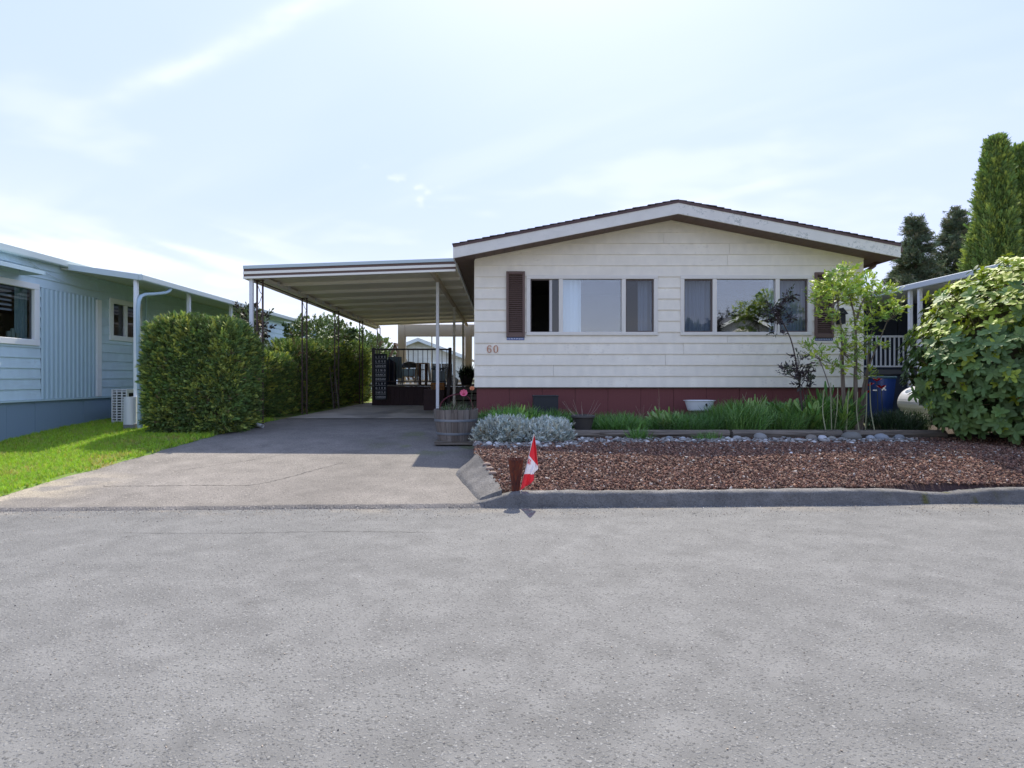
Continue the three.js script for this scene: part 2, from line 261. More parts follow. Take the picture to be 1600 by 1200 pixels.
    const g = new THREE.BufferGeometry(); g.setAttribute('position', new THREE.Float32BufferAttribute(P, 3)); g.setIndex(I); g.computeVertexNormals(); part('crack', g, crackMat, parent);
  };
  crack([[-4.75, 7.18], [-4.2, 7.2], [-3.6, 7.22], [-3.0, 7.24], [-2.75, 7.5], [-2.45, 8.0], [-2.2, 8.4]], 0.006, dTop, driveMesh);
  crack([[-4.3, 7.9], [-3.4, 8.7], [-2.9, 9.4]], 0.004, dTop, driveMesh);
  const flat = () => 0.0;
    crack([[-3.4, 5.42], [-2.5, 5.40], [-1.6, 5.46], [-0.6, 5.44]], 0.004, flat, roadMesh);

  const pad = sheet(40, 60, (u, v) => { const x = lerp(-4.66, -0.42, u), Z = lerp(12.98, 26, v); return [x, 0.524 + 0.004 * (fbm(x, Z, 2) - 0.5), -Z]; }, (x, y, Z) => { const n = fbm(x * 1.2 + 4, Z * 0.8, 4), oil = smooth(0.56, 0.7, fbm(x * 1.4 + 2, Z * 0.7 + 6, 3)) * 0.5; const k = (0.72 + (n - 0.5) * 0.4) * (1 - oil * 0.6); return [k, k * 0.96, k * 0.9]; });
  struct('concrete_slab', pad, new THREE.MeshStandardMaterial({ color: rgb(0.95, 0.91, 0.84), vertexColors: true, roughness: 0.85, map: concreteMap, bumpMap: concreteBump, bumpScale: 0.003 }));

  // the kerb: an asphalt upstand that ramps up beside the driveway, with a broken, mossy dip further along
  const kH = (x) => (0.03 + 0.128 * smooth(-0.42, 0.22, x) - 0.055 * Math.exp(-Math.pow((x - 4.95) / 0.42, 2)) + 0.012 * (fbm(x * 1.4, 8, 3) - 0.5));
  const kBack = (x) => 0.05 * Math.exp(-Math.pow((x - 4.95) / 0.5, 2)) + 0.035 * (fbm(x * 0.9 + 4, 2, 3) - 0.5);
  const prof = [[0, -0.03], [0.005, 0.05], [0.02, 0.75], [0.034, 0.93], [0.06, 1.0], [0.10, 1.0], [0.15, 0.98], [0.17, 0.80], [0.18, -0.1]];
  const kerb = sheet(420, prof.length - 1, (u, v) => {
    const x = lerp(-0.5, 15, u), [d, k] = prof[Math.round(v * (prof.length - 1))], h = kH(x), ramp = smooth(-0.5, 0.2, x), r = 0.014 * (fbm(x * 22, v * 9, 3) - 0.5) + 0.02 * (fbm(x * 5, v * 4 + 3, 3) - 0.5);
    return [x, k * h + (k > 0.5 ? r * 0.7 : 0), -(kerbZ(x) + d * lerp(0.9, 1.05, ramp) + kBack(x) + r)];
  }, (x, y, Z) => { const n = fbm(x * 2, y * 20 + Z * 3, 4), m = smooth(0.58, 0.68, fbm(x * 7, Z * 9 + y * 7, 4)) * smooth(4.1, 4.6, x) * (1 - smooth(5.2, 5.9, x)); const k = 0.62 + (n - 0.5) * 0.45; return [lerp(k, 0.42, m), lerp(k * 0.96, 0.40, m), lerp(k * 0.9, 0.1, m)]; });
  { const p = kerb.attributes.position, uv = kerb.attributes.uv; for (let i = 0; i < p.count; i++) uv.setXY(i, p.getX(i), p.getY(i) - p.getZ(i)); }
  struct('kerb', kerb, new THREE.MeshStandardMaterial({ color: rgb(0.9, 0.9, 0.9), vertexColors: true, roughness: 0.92, map: again(asphaltMap, 1 / 2.6, 1 / 2.6), bumpMap: again(asphaltBump, 1 / 2.6, 1 / 2.6), bumpScale: 0.012, side: THREE.DoubleSide }));

  // the sloped asphalt shoulder between driveway and bed
  const wing = sheet(14, 40, (u, v) => {
    const Z = lerp(6.53, 8.05, v), xo = lerp(-0.24, -0.60, Math.min(1, v / 0.8)) + 0.03 * (fbm(Z * 6, 1, 3) - 0.5) + 0.2 * smooth(0.82, 1, v), xi = bedL(Z) + 0.03, x = lerp(xo, xi, u), e = smooth(0, 0.12, u);
    return [x, (v === 0 ? -0.25 : 0) + lerp(driveY(Z) - 0.01, Math.max(driveY(Z) + 0.035, lerp(driveY(Z) + 0.03, bedY(Z) + 0.02, u)), e) + 0.012 * (fbm(x * 9, Z * 9, 3) - 0.5), -Z];
  }, (x, y, Z) => { const k = 0.5 + (fbm(x * 5, Z * 5, 4) - 0.5) * 0.5; return [k, k * 0.95, k * 0.88]; });
  struct('kerb_shoulder', wing, new THREE.MeshStandardMaterial({ color: rgb(0.95, 0.95, 0.95), vertexColors: true, roughness: 0.92, map: again(asphaltMap, 1 / 2.6, 1 / 2.6), bumpMap: again(asphaltBump, 1 / 2.6, 1 / 2.6), bumpScale: 0.012, side: THREE.DoubleSide }));

  const bed = sheet(160, 40, (u, v) => { const Z0 = lerp(6.6, 9.45, v), x = lerp(bedL(Z0), 15, u), Z = lerp(kerbZ(x) + 0.10 + kBack(x), 9.45, v); return [x, v === 0 ? -0.03 : (u === 0 ? driveY(Z) - 0.03 : Math.min(bedY(Z), Z < kerbZ(x) + kBack(x) + 0.2 ? kH(x) - 0.01 : 9)) - 0.012, -Z]; });
  struct('flower_bed', bed, std([0.055, 0.03, 0.027], 1, { bumpMap: concreteBump, bumpScale: 0.03 }));
  const rock = (r, seed) => { reseed(seed); const g = mergeVertices(new THREE.IcosahedronGeometry(r, 0).deleteAttribute('normal').deleteAttribute('uv')), p = g.attributes.position; for (let i = 0; i < p.count; i++) { const k = rr(0.65, 1.25); p.setXYZ(i, p.getX(i) * k * 1.25, p.getY(i) * k * 0.8, p.getZ(i) * k); } return toCreasedNormals(g, 0.3); };
  reseed(41);
  const lava = [], lavaB = [];
  for (let i = 0; i < 105000; i++) {
    const x = rr(-0.42, 9.2), Z = rr(6.6, 9.3);
    if (x < bedL(Z) + 0.02 || Z < kerbZ(x) + 0.17 + kBack(x)) continue;
    if (Z > 8.78 && rnd() < 0.7) continue; if (Z < kerbZ(x) + kBack(x) + 0.22 && kH(x) < 0.13 && rnd() < 0.75) continue;
    const t = rnd(), c = t < 0.62 ? vary([0.155, 0.078, 0.052], 0.5, 0.1) : t < 0.86 ? vary([0.26, 0.165, 0.112], 0.4, 0.1) : t < 0.97 ? vary([0.085, 0.05, 0.042], 0.4) : vary([0.46, 0.40, 0.34], 0.3);
    (i % 2 ? lava : lavaB).push({ p: v3(x, bedY(Z) + rr(-0.006, 0.012), -Z), q: anyTurn(), s: 0.45 + 1.3 * Math.pow(rnd(), 2.6), c });
  }
  const lavaMat = std([1, 1, 1], 0.95);
  const mulch = tag(new THREE.Group(), 'reddish brown lava rock mulch covering the bed behind the kerb', 'mulch', null, 'stuff'); mulch.name = 'lava_rock_mulch'; scene.add(mulch);
  scatter('rock_chips', rock(0.0125, 3), lavaMat, lava, mulch); scatter('rock_chips', rock(0.011, 8), lavaMat, lavaB, mulch);
  // grey pebbles under the log, and stray ones over the mulch
  const peb = [];
  for (let i = 0; i < 800; i++) {
    const x = rr(-0.38, 6.2), stray = rnd() < 0.10, Z = stray ? rr(7.5, 9) : 8.98 + (rnd() + rnd() - 1) * 0.30 - (x < 1.1 ? 0.42 : 0); if (x < bedL(Z) + 0.03) continue;
    const k = rnd(), c = k < 0.7 ? vary([0.19, 0.18, 0.165], 0.45) : k < 0.9 ? vary([0.33, 0.31, 0.28], 0.3) : vary([0.55, 0.54, 0.52], 0.2);
    peb.push({ p: v3(x, bedY(Z) + 0.012, -Z), q: spinY(rr(0, 6.3)), s: v3(rr(0.5, 1.5), rr(0.4, 0.9), rr(0.5, 1.2)).multiplyScalar(stray ? 0.7 : 1), c });
  }
  const pebG = new THREE.SphereGeometry(0.03, 8, 6);
  tag(scatter('pebbles', pebG, std([1, 1, 1], 0.8), peb, scene), 'small grey pebbles strewn along the foot of the log', 'pebbles', null, 'stuff');
  // grit that the rain left along the kerb and on the road
  const grit = [];
  for (let i = 0; i < 5200; i++) { const near = rnd() < 0.62, x = rr(-5.8, 9), Z = near ? kerbZ(x) - 0.03 - Math.pow(rnd(), 2.4) * 0.5 : rr(1.6, 6.3); const t = rnd(); grit.push({ p: v3(near ? x : rr(-5.5, 6), 0.002, -Z), q: anyTurn(), s: rr(0.12, 0.42) * (near ? 1 : 0.8), c: t < 0.6 ? vary([0.40, 0.33, 0.25], 0.4) : t < 0.85 ? vary([0.2, 0.18, 0.16], 0.4) : vary([0.55, 0.5, 0.42], 0.2) }); }
  tag(scatter('road_grit', rock(0.014, 21), lavaMat, grit, scene), 'loose sandy grit lying on the road along the kerb', 'grit', null, 'stuff');

  // soil behind the log, up to the house and round its corner
  struct('planting_soil', sheet(60, 12, (u, v) => { const x = lerp(-0.40, 9.0, u), Z = lerp(9.42, 11.6, v); return [x, (v === 0 ? 0.36 : 0.50) + 0.03 * (fbm(x * 3, Z * 3, 3) - 0.5) + (Z > 11 ? -0.02 : 0), -Z]; }), M.soil);

  // the lawn and its blades
  const lawnEdge = (Z) => driveL(Z) + 0.02;
  struct('lawn', sheet(60, 70, (u, v) => { const Z = lerp(6.35, 26, v * v), x = lerp(-15, lawnEdge(Z), Math.sqrt(u)); return [x, u === 1 ? driveY(Z) - 0.04 : lawnY(x, Z) - 0.012, -Z]; }, (x, y, Z) => { const dry = smooth(0.56, 0.72, fbm(x * 2.2 + 5, Z * 2.2, 4)) * (1 - smooth(0.2, 1.6, lawnEdge(Z) - x)); return [lerp(0.16, 0.30, dry), lerp(0.25, 0.26, dry), lerp(0.04, 0.12, dry)]; }), new THREE.MeshStandardMaterial({ color: 0xffffff, vertexColors: true, roughness: 1, bumpMap: concreteBump, bumpScale: 0.02 }));
}
function bladeTuft(n, h, w, lean, seed, seg = 2) {              // a tuft of tapered, bending blades
  reseed(seed); const P = [], I = [];
  for (let b = 0; b < n; b++) {
    const a = rr(0, 6.283), ox = rr(-1, 1) * h * 0.28, oz = rr(-1, 1) * h * 0.28, hh = h * rr(0.6, 1.1), l = lean * rr(0.3, 1.3) * hh, ww = w * rr(0.7, 1.2), ca = Math.cos(a), sa = Math.sin(a), at = P.length / 3;
    for (let i = 0; i <= seg; i++) { const t = i / seg, r = l * t * t, y = hh * (t - 0.18 * lean * t * t), k = ww * (i === seg ? 0.08 : 1 - 0.45 * t); P.push(ox + ca * r - sa * k, y, oz + sa * r + ca * k, ox + ca * r + sa * k, y, oz + sa * r - ca * k); }
    for (let i = 0; i < seg; i++) { const q = at + i * 2; I.push(q, q + 1, q + 2, q + 2, q + 1, q + 3); }
  }
  const g = new THREE.BufferGeometry(); g.setAttribute('position', new THREE.Float32BufferAttribute(P, 3)); g.setIndex(I); g.computeVertexNormals(); return g;
}
{
  const tuft = bladeTuft(7, 0.055, 0.0028, 0.7, 12), items = [];
  reseed(91);
  for (let i = 0; i < 42000; i++) {
    const Z = rr(6.4, 12.6), x = driveL(Z) + 0.02 - Math.pow(rnd(), 0.9) * 3.9; if (x < -8.05) continue;
    const px = 783 + x * F / Z; if (px < -60) continue;
    const edge = driveL(Z) - x, dry = smooth(0.56, 0.72, fbm(x * 2.2 + 5, Z * 2.2, 4)) * (1 - smooth(0.2, 1.6, edge));
    if (edge < 0.10 && fbm(x * 7, Z * 7, 3) > 0.5) continue; if (dry > 0.5 && rnd() < dry * 0.6) continue;
    const base = rnd() < 0.08 + dry * 0.6 + 0.25 * smooth(0.55, 0.7, fbm(x * 4, Z * 4 + 7, 3)) ? [0.56, 0.52, 0.13] : [0.43, 0.62, 0.035];
    items.push({ p: v3(x, lawnY(x, Z) - 0.01, -Z), q: spinY(rr(0, 6.3)), s: v3(1, rr(0.6, 1.35), 1).multiplyScalar(rr(0.8, 1.2)), c: vary(base, 0.28, 0.14) });
  }
  tag(scatter('grass', tuft, M.grassBlade, items, scene), 'short sunlit green lawn grass beside the driveway', 'grass', null, 'stuff');
}

// ------------------------------------------------------------------ lap siding on a wall: every board its own mesh
// wall coordinates: a runs along the wall, y up, n outwards; place() turns them into the thing's own space
function lapBoards(parent, { a0, a1, y0, y1, step, mat, place, holes = [], limits, breaks = [], joints = 0.35, seed = 1, uvSwap }) {
  reseed(seed);
  const rows = Math.ceil((y1 - y0) / step - 1e-6);
  for (let r = 0; r < rows; r++) {
    const yb = y0 + r * step, yt = Math.min(yb + step, y1), pieces = [], cuts = [yb, yt];
    for (const h of holes) for (const y of [h[2], h[3]]) if (y > yb + 0.004 && y < yt - 0.004) cuts.push(y);
    for (const y of breaks) if (y > yb + 0.004 && y < yt - 0.004) cuts.push(y);
    cuts.sort((p, q) => p - q);
    const joint = rnd() < joints ? lerp(a0, a1, rr(0.15, 0.85)) : null, dj = rr(-0.0012, 0.0012);
    let runs = joint === null ? [[a0, a1, 0]] : [[a0, joint - 0.0022, dj], [joint + 0.0022, a1, -dj]];
    for (const h of holes) if (h[2] < yt && h[3] > yb) for (const c of [h[0], h[1]]) runs = runs.flatMap(([s, e, f]) => (c > s + 0.01 && c < e - 0.01 ? [[s, c, f], [c, e, f]] : [[s, e, f]]));
    for (const [ra, rb, off] of runs) {
      const list = [];
      for (let c = 0; c + 1 < cuts.length; c++) {
        const p = cuts[c], q = cuts[c + 1], mid = (p + q) / 2; let seg = [[ra, rb]];
        for (const h of holes) if (mid > h[2] && mid < h[3]) seg = seg.flatMap(([s, e]) => [[s, Math.min(e, h[0])], [Math.max(s, h[1]), e]].filter(([s2, e2]) => e2 - s2 > 0.005));
        for (const [s, e] of seg) {
          const [lp, hp] = limits ? limits(p) : [a0, a1], [lq, hq] = limits ? limits(q) : [a0, a1];
          const s0 = Math.max(s, lp), e0 = Math.min(e, hp), s1 = Math.max(s, lq), e1 = Math.min(e, hq);
          if (e0 - s0 < 0.01) continue;
          const np = 0.005 + 0.017 * (yb + step - p) / step + off, nq = 0.005 + 0.017 * (yb + step - q) / step + off, m0 = Math.min(s1, (s1 + e1) / 2), m1 = Math.max(e1, m0);
          const C = [[s0, p, np], [e0, p, np], [m1, q, nq], [m0, q, nq], [s0, p, -0.01], [e0, p, -0.01], [m1, q, -0.01], [m0, q, -0.01]].map((k) => place(...k));
          const P = [], U = [], quad = (i, j, k, l) => { for (const t of [i, j, k, i, k, l]) { P.push(...C[t]); } const base = [[s0, p], [e0, p], [m1, q], [m0, q]]; for (const t of [i, j, k, i, k, l]) { const [a, b] = base[t % 4]; U.push(a + r * 3.37, b + r * 1.9); } };
          quad(0, 1, 2, 3); quad(4, 5, 1, 0); quad(4, 0, 3, 7); quad(1, 5, 6, 2); if (c + 2 === cuts.length) quad(3, 2, 6, 7);
          const g = new THREE.BufferGeometry(); g.setAttribute('position', new THREE.Float32BufferAttribute(P, 3)); g.setAttribute('uv', new THREE.Float32BufferAttribute(U, 2)); g.computeVertexNormals(); list.push(g);
        }
      }
      if (list.length) part('siding_board', list.length > 1 ? join(list) : list[0], mat, parent);
    }
  }
}
const folds = (x0, x1, y0, y1, Z, n, amp, seed = 0) => sheet(Math.max(24, n * 8), 6, (u, v) => { const k = Math.sin(u * n * 6.283 + Math.sin(u * 9 + seed) * 1.4) * amp * (0.7 + 0.3 * v); return [lerp(x0, x1, u), lerp(y0, y1, v), -Z + k]; });

// ------------------------------------------------------------------ the cream mobile home
const font = await new FontLoader().loadAsync('fonts/droid/droid_serif_regular.typeface.json');
const fontSans = await new FontLoader().loadAsync('fonts/droid/droid_sans_bold.typeface.json');
const HZ = 11.14, HX0 = -0.486, HX1 = 6.70, HB = 1.222, PEAKX = 3.14, PEAKY = 4.31, EAVEY = 3.60;
const roofY = (x) => PEAKY - (PEAKY - EAVEY) * Math.abs(x - PEAKX) / ((HX1 - HX0) / 2);         // underside of the roof along the gable
const hx = (px) => X(px, HZ), hy = (py) => YP(py, HZ);
{
  const home = thing('mobile_home', 'cream lap sided mobile home with low gable roof and brown shutters', 'house', [0, 0, 0]);
  const windows = [[823.5, 1026.5], [1063.5, 1266.5]].map(([a, b]) => [hx(a), hx(b), hy(523), hy(431)]);
  const wall = holder('front_wall', home);
  lapBoards(wall, { a0: HX0, a1: HX1, y0: HB, y1: PEAKY - 0.02, step: 0.2045, mat: M.siding, seed: 3, joints: 0.6, holes: windows, breaks: [roofY(HX0), roofY(HX1)], place: (a, y, n) => [a, y, -(HZ - n)],
    limits: (y) => { const d = (PEAKY - y) / (PEAKY - EAVEY) * (HX1 - HX0) / 2; return [Math.max(HX0, PEAKX - d), Math.min(HX1, PEAKX + d)]; } });
  // solid wall behind the boards, with the window openings left out
  const core = [], ys = [HB, windows[0][2], windows[0][3]];
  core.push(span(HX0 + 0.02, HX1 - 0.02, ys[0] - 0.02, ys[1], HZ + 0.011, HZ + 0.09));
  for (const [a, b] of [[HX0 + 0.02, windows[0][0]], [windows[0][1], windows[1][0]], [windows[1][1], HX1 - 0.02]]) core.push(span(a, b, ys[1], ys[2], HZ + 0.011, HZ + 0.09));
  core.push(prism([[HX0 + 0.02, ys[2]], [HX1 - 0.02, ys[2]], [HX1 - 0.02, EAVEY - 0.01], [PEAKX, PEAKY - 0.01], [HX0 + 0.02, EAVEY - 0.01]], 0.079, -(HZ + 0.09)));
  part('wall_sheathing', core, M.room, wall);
  const side = holder('side_wall', home), LEN = 15.5;
  for (const [x, s] of [[HX0, -1], [HX1, 1]]) {
    const rowsGeo = []; for (let y = HB; y < EAVEY - 0.02; y += 0.2045) { const g = metric(box(0.022, Math.min(0.2045, EAVEY - y), LEN, 0, 0, 0, 0, 0, s * 0.06)); rowsGeo.push(g.translate(x - s * 0.014, y + 0.1, -(HZ + 0.03 + LEN / 2))); }
    part('siding', rowsGeo, M.siding, side).userData.kind = 'stuff';
  }
  part('rear_wall', [span(HX0, HX1, HB, EAVEY, HZ + LEN, HZ + LEN + 0.06), prism([[HX0, EAVEY], [HX1, EAVEY], [PEAKX, PEAKY]], 0.06, -(HZ + LEN + 0.06))], M.siding, home);
  part('corner_board', span(HX0 - 0.012, HX0 + 0.05, HB, EAVEY - 0.03, HZ + 0.001, HZ + 0.05), M.siding, home); part('corner_board', span(HX1 - 0.05, HX1 + 0.012, HB, EAVEY - 0.03, HZ + 0.001, HZ + 0.05), M.siding, home);
  // rooms behind the windows
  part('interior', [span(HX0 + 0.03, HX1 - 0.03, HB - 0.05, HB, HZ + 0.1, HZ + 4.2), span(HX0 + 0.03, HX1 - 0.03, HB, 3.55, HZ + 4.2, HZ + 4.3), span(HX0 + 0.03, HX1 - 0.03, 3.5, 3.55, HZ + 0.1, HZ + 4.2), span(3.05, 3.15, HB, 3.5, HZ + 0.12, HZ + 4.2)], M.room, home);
  // skirt of tall panels
  const skirt = holder('skirting', home);
  for (let x = HX0 + 0.03, i = 0; x < HX1 - 0.05; x += 0.61, i++) part('skirt_panel', metric(span(x + 0.003, Math.min(x + 0.607, HX1 - 0.03), 0.36, HB - 0.004, HZ + 0.03 + (i % 2) * 0.003, HZ + 0.05), true), M.skirt, skirt);
  part('skirt_panel', [span(HX0 + 0.03, HX0 + 0.05, 0.36, HB - 0.004, HZ + 0.06, HZ + LEN), span(HX1 - 0.05, HX1 - 0.03, 0.36, HB - 0.004, HZ + 0.06, HZ + LEN)], M.skirt, skirt);
  part('skirt_light_block', span(HX0 + 0.06, HX1 - 0.06, 0.36, HB - 0.006, HZ + 0.056, HZ + 0.075), M.brownDark, skirt); part('skirt_panel', span(HX0 + 0.06, HX1 - 0.06, 0.36, HB - 0.006, HZ + LEN - 0.05, HZ + LEN - 0.02), M.skirt, skirt);  // dark sheet added to keep light from showing through the panel seams
  part('drip_strip', span(HX0, HX1, HB - 0.012, HB - 0.001, HZ - 0.012, HZ + 0.05), M.brownDark, home);

  // ---- roof
  const RZ = 10.67, RX0 = -0.85, RX1 = 7.07, RL = 16.4, slope = (PEAKY - EAVEY) / ((HX1 - HX0) / 2), ang = Math.atan(slope);
  const under = (x) => roofY(x);
  const roof = holder('roof', home);
  for (const s of [-1, 1]) {
    const xe = s < 0 ? RX0 : RX1;
    part('roof_deck', prism([[PEAKX, under(PEAKX) + 0.19], [xe, under(xe) + 0.19], [xe, under(xe) + 0.225], [PEAKX, under(PEAKX) + 0.225]].sort((p, q) => 0), RL, -(RZ + RL)), M.brownDark, roof);
    // shingle ends along the gable edge, each a little out of line
    reseed(50 + s);
    const n = 30, tabs = [];
    for (let i = 0; i < n; i++) { const x0 = lerp(PEAKX, xe, i / n), x1 = lerp(PEAKX, xe, (i + 1.12) / n), y0 = under(x0) + 0.226, y1 = under(x1) + 0.226, t = rr(0.012, 0.02), d = rr(0.012, 0.035); tabs.push(metric(prism([[x0, y0], [x1, y1 + 0.013], [x1, y1 + 0.013 + t], [x0, y0 + t]], RL + 0.02, -(RZ + RL)).translate(0, 0, d))); }
    part('shingle_courses', tabs, M.shingle, roof).userData.kind = 'stuff';
    const rake = holder('rake_board', home);
    part('board', metric(prism([[PEAKX, under(PEAKX) - 0.008], [xe, under(xe) - 0.008], [xe, under(xe) + 0.185], [PEAKX, under(PEAKX) + 0.185]], 0.03, -RZ - 0.005), false, s * 3, 0), rakeMaterial(s), rake);
    part('drip_edge', prism([[PEAKX, under(PEAKX) + 0.186], [xe, under(xe) + 0.186], [xe, under(xe) + 0.228], [PEAKX, under(PEAKX) + 0.228]], 0.02, -RZ + 0.016), std([0.10, 0.055, 0.05], 0.6), rake);
    // brown soffit panels between the gable wall and the rake board
    const soffit = holder('soffit', home), count = 22, sx0 = PEAKX;
    for (let i = 0; i < count; i++) {
      const a = lerp(sx0, xe, i / count) + s * 0.003, b = lerp(sx0, xe, (i + 1) / count) - s * 0.003;
      part('soffit_panel', prism([[a, under(a) - 0.004], [b, under(b) - 0.004], [b, under(b) + 0.01], [a, under(a) + 0.01]], HZ - RZ - 0.02, -HZ), M.brown, soffit);
    }
    part('soffit_backing', prism([[PEAKX, under(PEAKX) + 0.014], [xe, under(xe) + 0.014], [xe, under(xe) + 0.02], [PEAKX, under(PEAKX) + 0.02]], HZ - RZ - 0.02, -HZ), M.brownDark, soffit);
    const xw = s < 0 ? HX0 : HX1;
    for (let Z = HZ + 0.01; Z < HZ + LEN; Z += 0.31) part('soffit_panel', prism([[xw, EAVEY - 0.012], [xe, EAVEY - 0.03], [xe, EAVEY - 0.02], [xw, EAVEY - 0.002]], 0.302, -(Z + 0.302)), M.brown, soffit);
    part('frieze', prism([[PEAKX, under(PEAKX) - 0.03], [xw, under(xw) - 0.03], [xw, under(xw) - 0.003], [PEAKX, under(PEAKX) - 0.003]], 0.03, -HZ + 0.002), M.siding, home);
    part('eave_fascia', span(xe, xe + s * -0.02, under(xe) - 0.01, under(xe) + 0.19, RZ + 0.03, RZ + RL), s < 0 ? M.white : M.brown, home);
  }
  // brown gutter and its elbow at the corner away from the carport
  part('gutter', span(RX1 + 0.002, RX1 + 0.10, EAVEY + 0.03, EAVEY + 0.13, RZ + 0.06, RZ + RL, 0.015), M.brown, home);
  part('downspout', [tube([v3(RX1 + 0.02, EAVEY + 0.04, -11.35), v3(RX1 - 0.02, EAVEY - 0.08, -11.35), v3(RX1 - 0.08, EAVEY - 0.13, -11.35), v3(HX1 + 0.10, EAVEY - 0.24, -11.3), v3(HX1 + 0.045, EAVEY - 0.30, -11.28), v3(HX1 + 0.045, EAVEY - 0.5, -11.28), v3(HX1 + 0.045, 0.5, -11.28)], [0.035, 0.035], 8)], M.brown, home);

  // ---- windows
  windows.forEach((w, k) => {
    const win = holder('window', home), [x0, x1, y0, y1] = w, off = k ? 240 : 0, f = (px) => hx(px + off);
    const T = 0.062, zf = HZ - 0.034;
    part('frame', [span(x0 - 0.012, x1 + 0.012, y1 - T, y1 + 0.012, zf, HZ + 0.06, 0.006), span(x0 - 0.012, x1 + 0.012, y0 - 0.014, y0 + T * 0.8, zf - 0.004, HZ + 0.06, 0.006), span(x0 - 0.012, x0 + T, y0 + T * 0.8, y1 - T, zf, HZ + 0.06, 0.006), span(x1 - T, x1 + 0.012, y0 + T * 0.8, y1 - T, zf, HZ + 0.06, 0.006)], M.trim, win);
    const gy0 = y0 + T * 0.8, gy1 = y1 - T, mul = [[f(873), f(879.5)], [f(971), f(977.5)]];
    for (const [a, b] of mul) part('mullion', span(a, b, gy0, gy1, zf + 0.006, HZ + 0.06, 0.005), M.trim, win);
    const paneZ = HZ + 0.018;
    const sashAt = (a, b, Z, mat = M.bronze) => part('sash', [span(a, b, gy0, gy0 + 0.022, Z - 0.012, Z + 0.012), span(a, b, gy1 - 0.03, gy1, Z - 0.012, Z + 0.012), span(a, a + 0.02, gy0 + 0.022, gy1 - 0.03, Z - 0.012, Z + 0.012), span(b - 0.028, b, gy0 + 0.022, gy1 - 0.03, Z - 0.012, Z + 0.012)], mat, win);
    const pane = (a, b, Z, mat) => part('pane', span(a, b, gy0, gy1, Z, Z + 0.0005), mat, win);
    const sheetPane = (a, b, Z, mat) => { const g = new THREE.PlaneGeometry(b - a, gy1 - gy0 - 0.004).translate((a + b) / 2, (gy0 + gy1) / 2, -Z); return part('pane', g, mat, win); };
    sheetPane(mul[0][1], mul[1][0], paneZ, M.glass); sheetPane(mul[0][1], mul[1][0], paneZ + 0.014, M.glass);
    const L0 = x0 + T, R1 = x1 - T;
    if (k === 0) {        // the slider stands open: a dark gap, then the sash pushed to the middle
      part('sash', [span(f(858), f(862), gy0, gy1, HZ + 0.012, HZ + 0.035), span(L0, L0 + 0.02, gy0, gy1, HZ + 0.012, HZ + 0.05), span(L0 + 0.02, f(858), gy1 - 0.02, gy1, HZ + 0.012, HZ + 0.05)], M.bronze, win);
      part('sash', span(f(858.6), f(862.6), gy0 + 0.01, gy1 - 0.01, HZ + 0.002, HZ + 0.011), M.sash, win);
      sheetPane(f(862), mul[0][0], HZ + 0.024, M.glassPlain);
    } else { sashAt(L0, mul[0][0], paneZ); sheetPane(L0 + 0.02, mul[0][0] - 0.02, paneZ, M.glassPlain); }
    sashAt(mul[1][1], R1, paneZ); sheetPane(mul[1][1] + 0.02, R1 - 0.02, paneZ, M.glassPlain);
    // curtains
    if (k === 0) { part('curtain', folds(f(878), f(908), gy0 - 0.1, gy1 + 0.02, HZ + 0.14, 3, 0.006, 1), M.curtainWhite, win); part('curtain', folds(f(906), f(909), gy0 - 0.1, gy1 + 0.02, HZ + 0.12, 1, 0.012, 3), M.curtainWhite, win); part('curtain', folds(f(1000), f(1026), gy0 - 0.1, gy1 + 0.05, HZ + 0.17, 4, 0.018, 4), M.curtain, win); }
    else { part('curtain', folds(f(826), f(876), gy0 - 0.1, gy1 + 0.05, HZ + 0.17, 8, 0.02, 2), M.curtain, win); part('curtain', folds(f(968), f(1026), gy0 - 0.1, gy1 + 0.05, HZ + 0.17, 9, 0.02, 5), M.curtain, win); }
    for (const y of [0.22, 0.78]) part('latch', span(R1 - 0.03, R1 - 0.012, lerp(gy0, gy1, y) - 0.02, lerp(gy0, gy1, y) + 0.02, HZ - 0.012, HZ + 0.005), M.bronze, win);
  });
  // ---- shutters: frame, louvres and a blue printed strip left showing under each
  const strip = document.createElement('canvas'); strip.width = 256; strip.height = 40;
  { const c = strip.getContext('2d'); c.fillStyle = '#3a4f8c'; c.fillRect(0, 0, 256, 40); c.fillStyle = '#d9dee8'; reseed(8); for (let x = 10; x < 246; x += 24) { c.fillRect(x + rr(0, 4), 10 + rr(0, 6), 12, 18); c.fillRect(x + rr(6, 12), 8, 7, 8); } }
  const stripTex = new THREE.CanvasTexture(strip); stripTex.colorSpace = THREE.SRGBColorSpace;
  for (const [a, b, t, bt] of [[791, 820, 424.5, 527], [1271.5, 1301, 426, 528]]) {
    const sh = holder('shutter', home), x0 = hx(a), x1 = hx(b), y1 = hy(t), y0 = hy(bt), s = 0.046, Zf = HZ - 0.055, Zb = HZ - 0.018;
    part('frame', [span(x0, x0 + s, y0, y1, Zf, Zb, 0.006), span(x1 - s, x1, y0, y1, Zf, Zb, 0.006), span(x0 + s, x1 - s, y1 - 0.05, y1, Zf, Zb, 0.006), span(x0 + s, x1 - s, y0, y0 + 0.075, Zf, Zb, 0.006)], M.brown, sh);
    part('backing', span(x0 + s, x1 - s, y0 + 0.07, y1 - 0.05, Zb + 0.001, Zb - 0.006), M.brownDark, sh);
    const n = 29, lou = []; for (let i = 0; i < n; i++) lou.push(box(x1 - x0 - 2 * s, 0.005, 0.036, (x0 + x1) / 2, lerp(y0 + 0.09, y1 - 0.06, i / (n - 1)), -(Zf + 0.02), 0.72, 0, 0));
    part('louvers', lou, M.brown, sh).userData.kind = 'stuff';
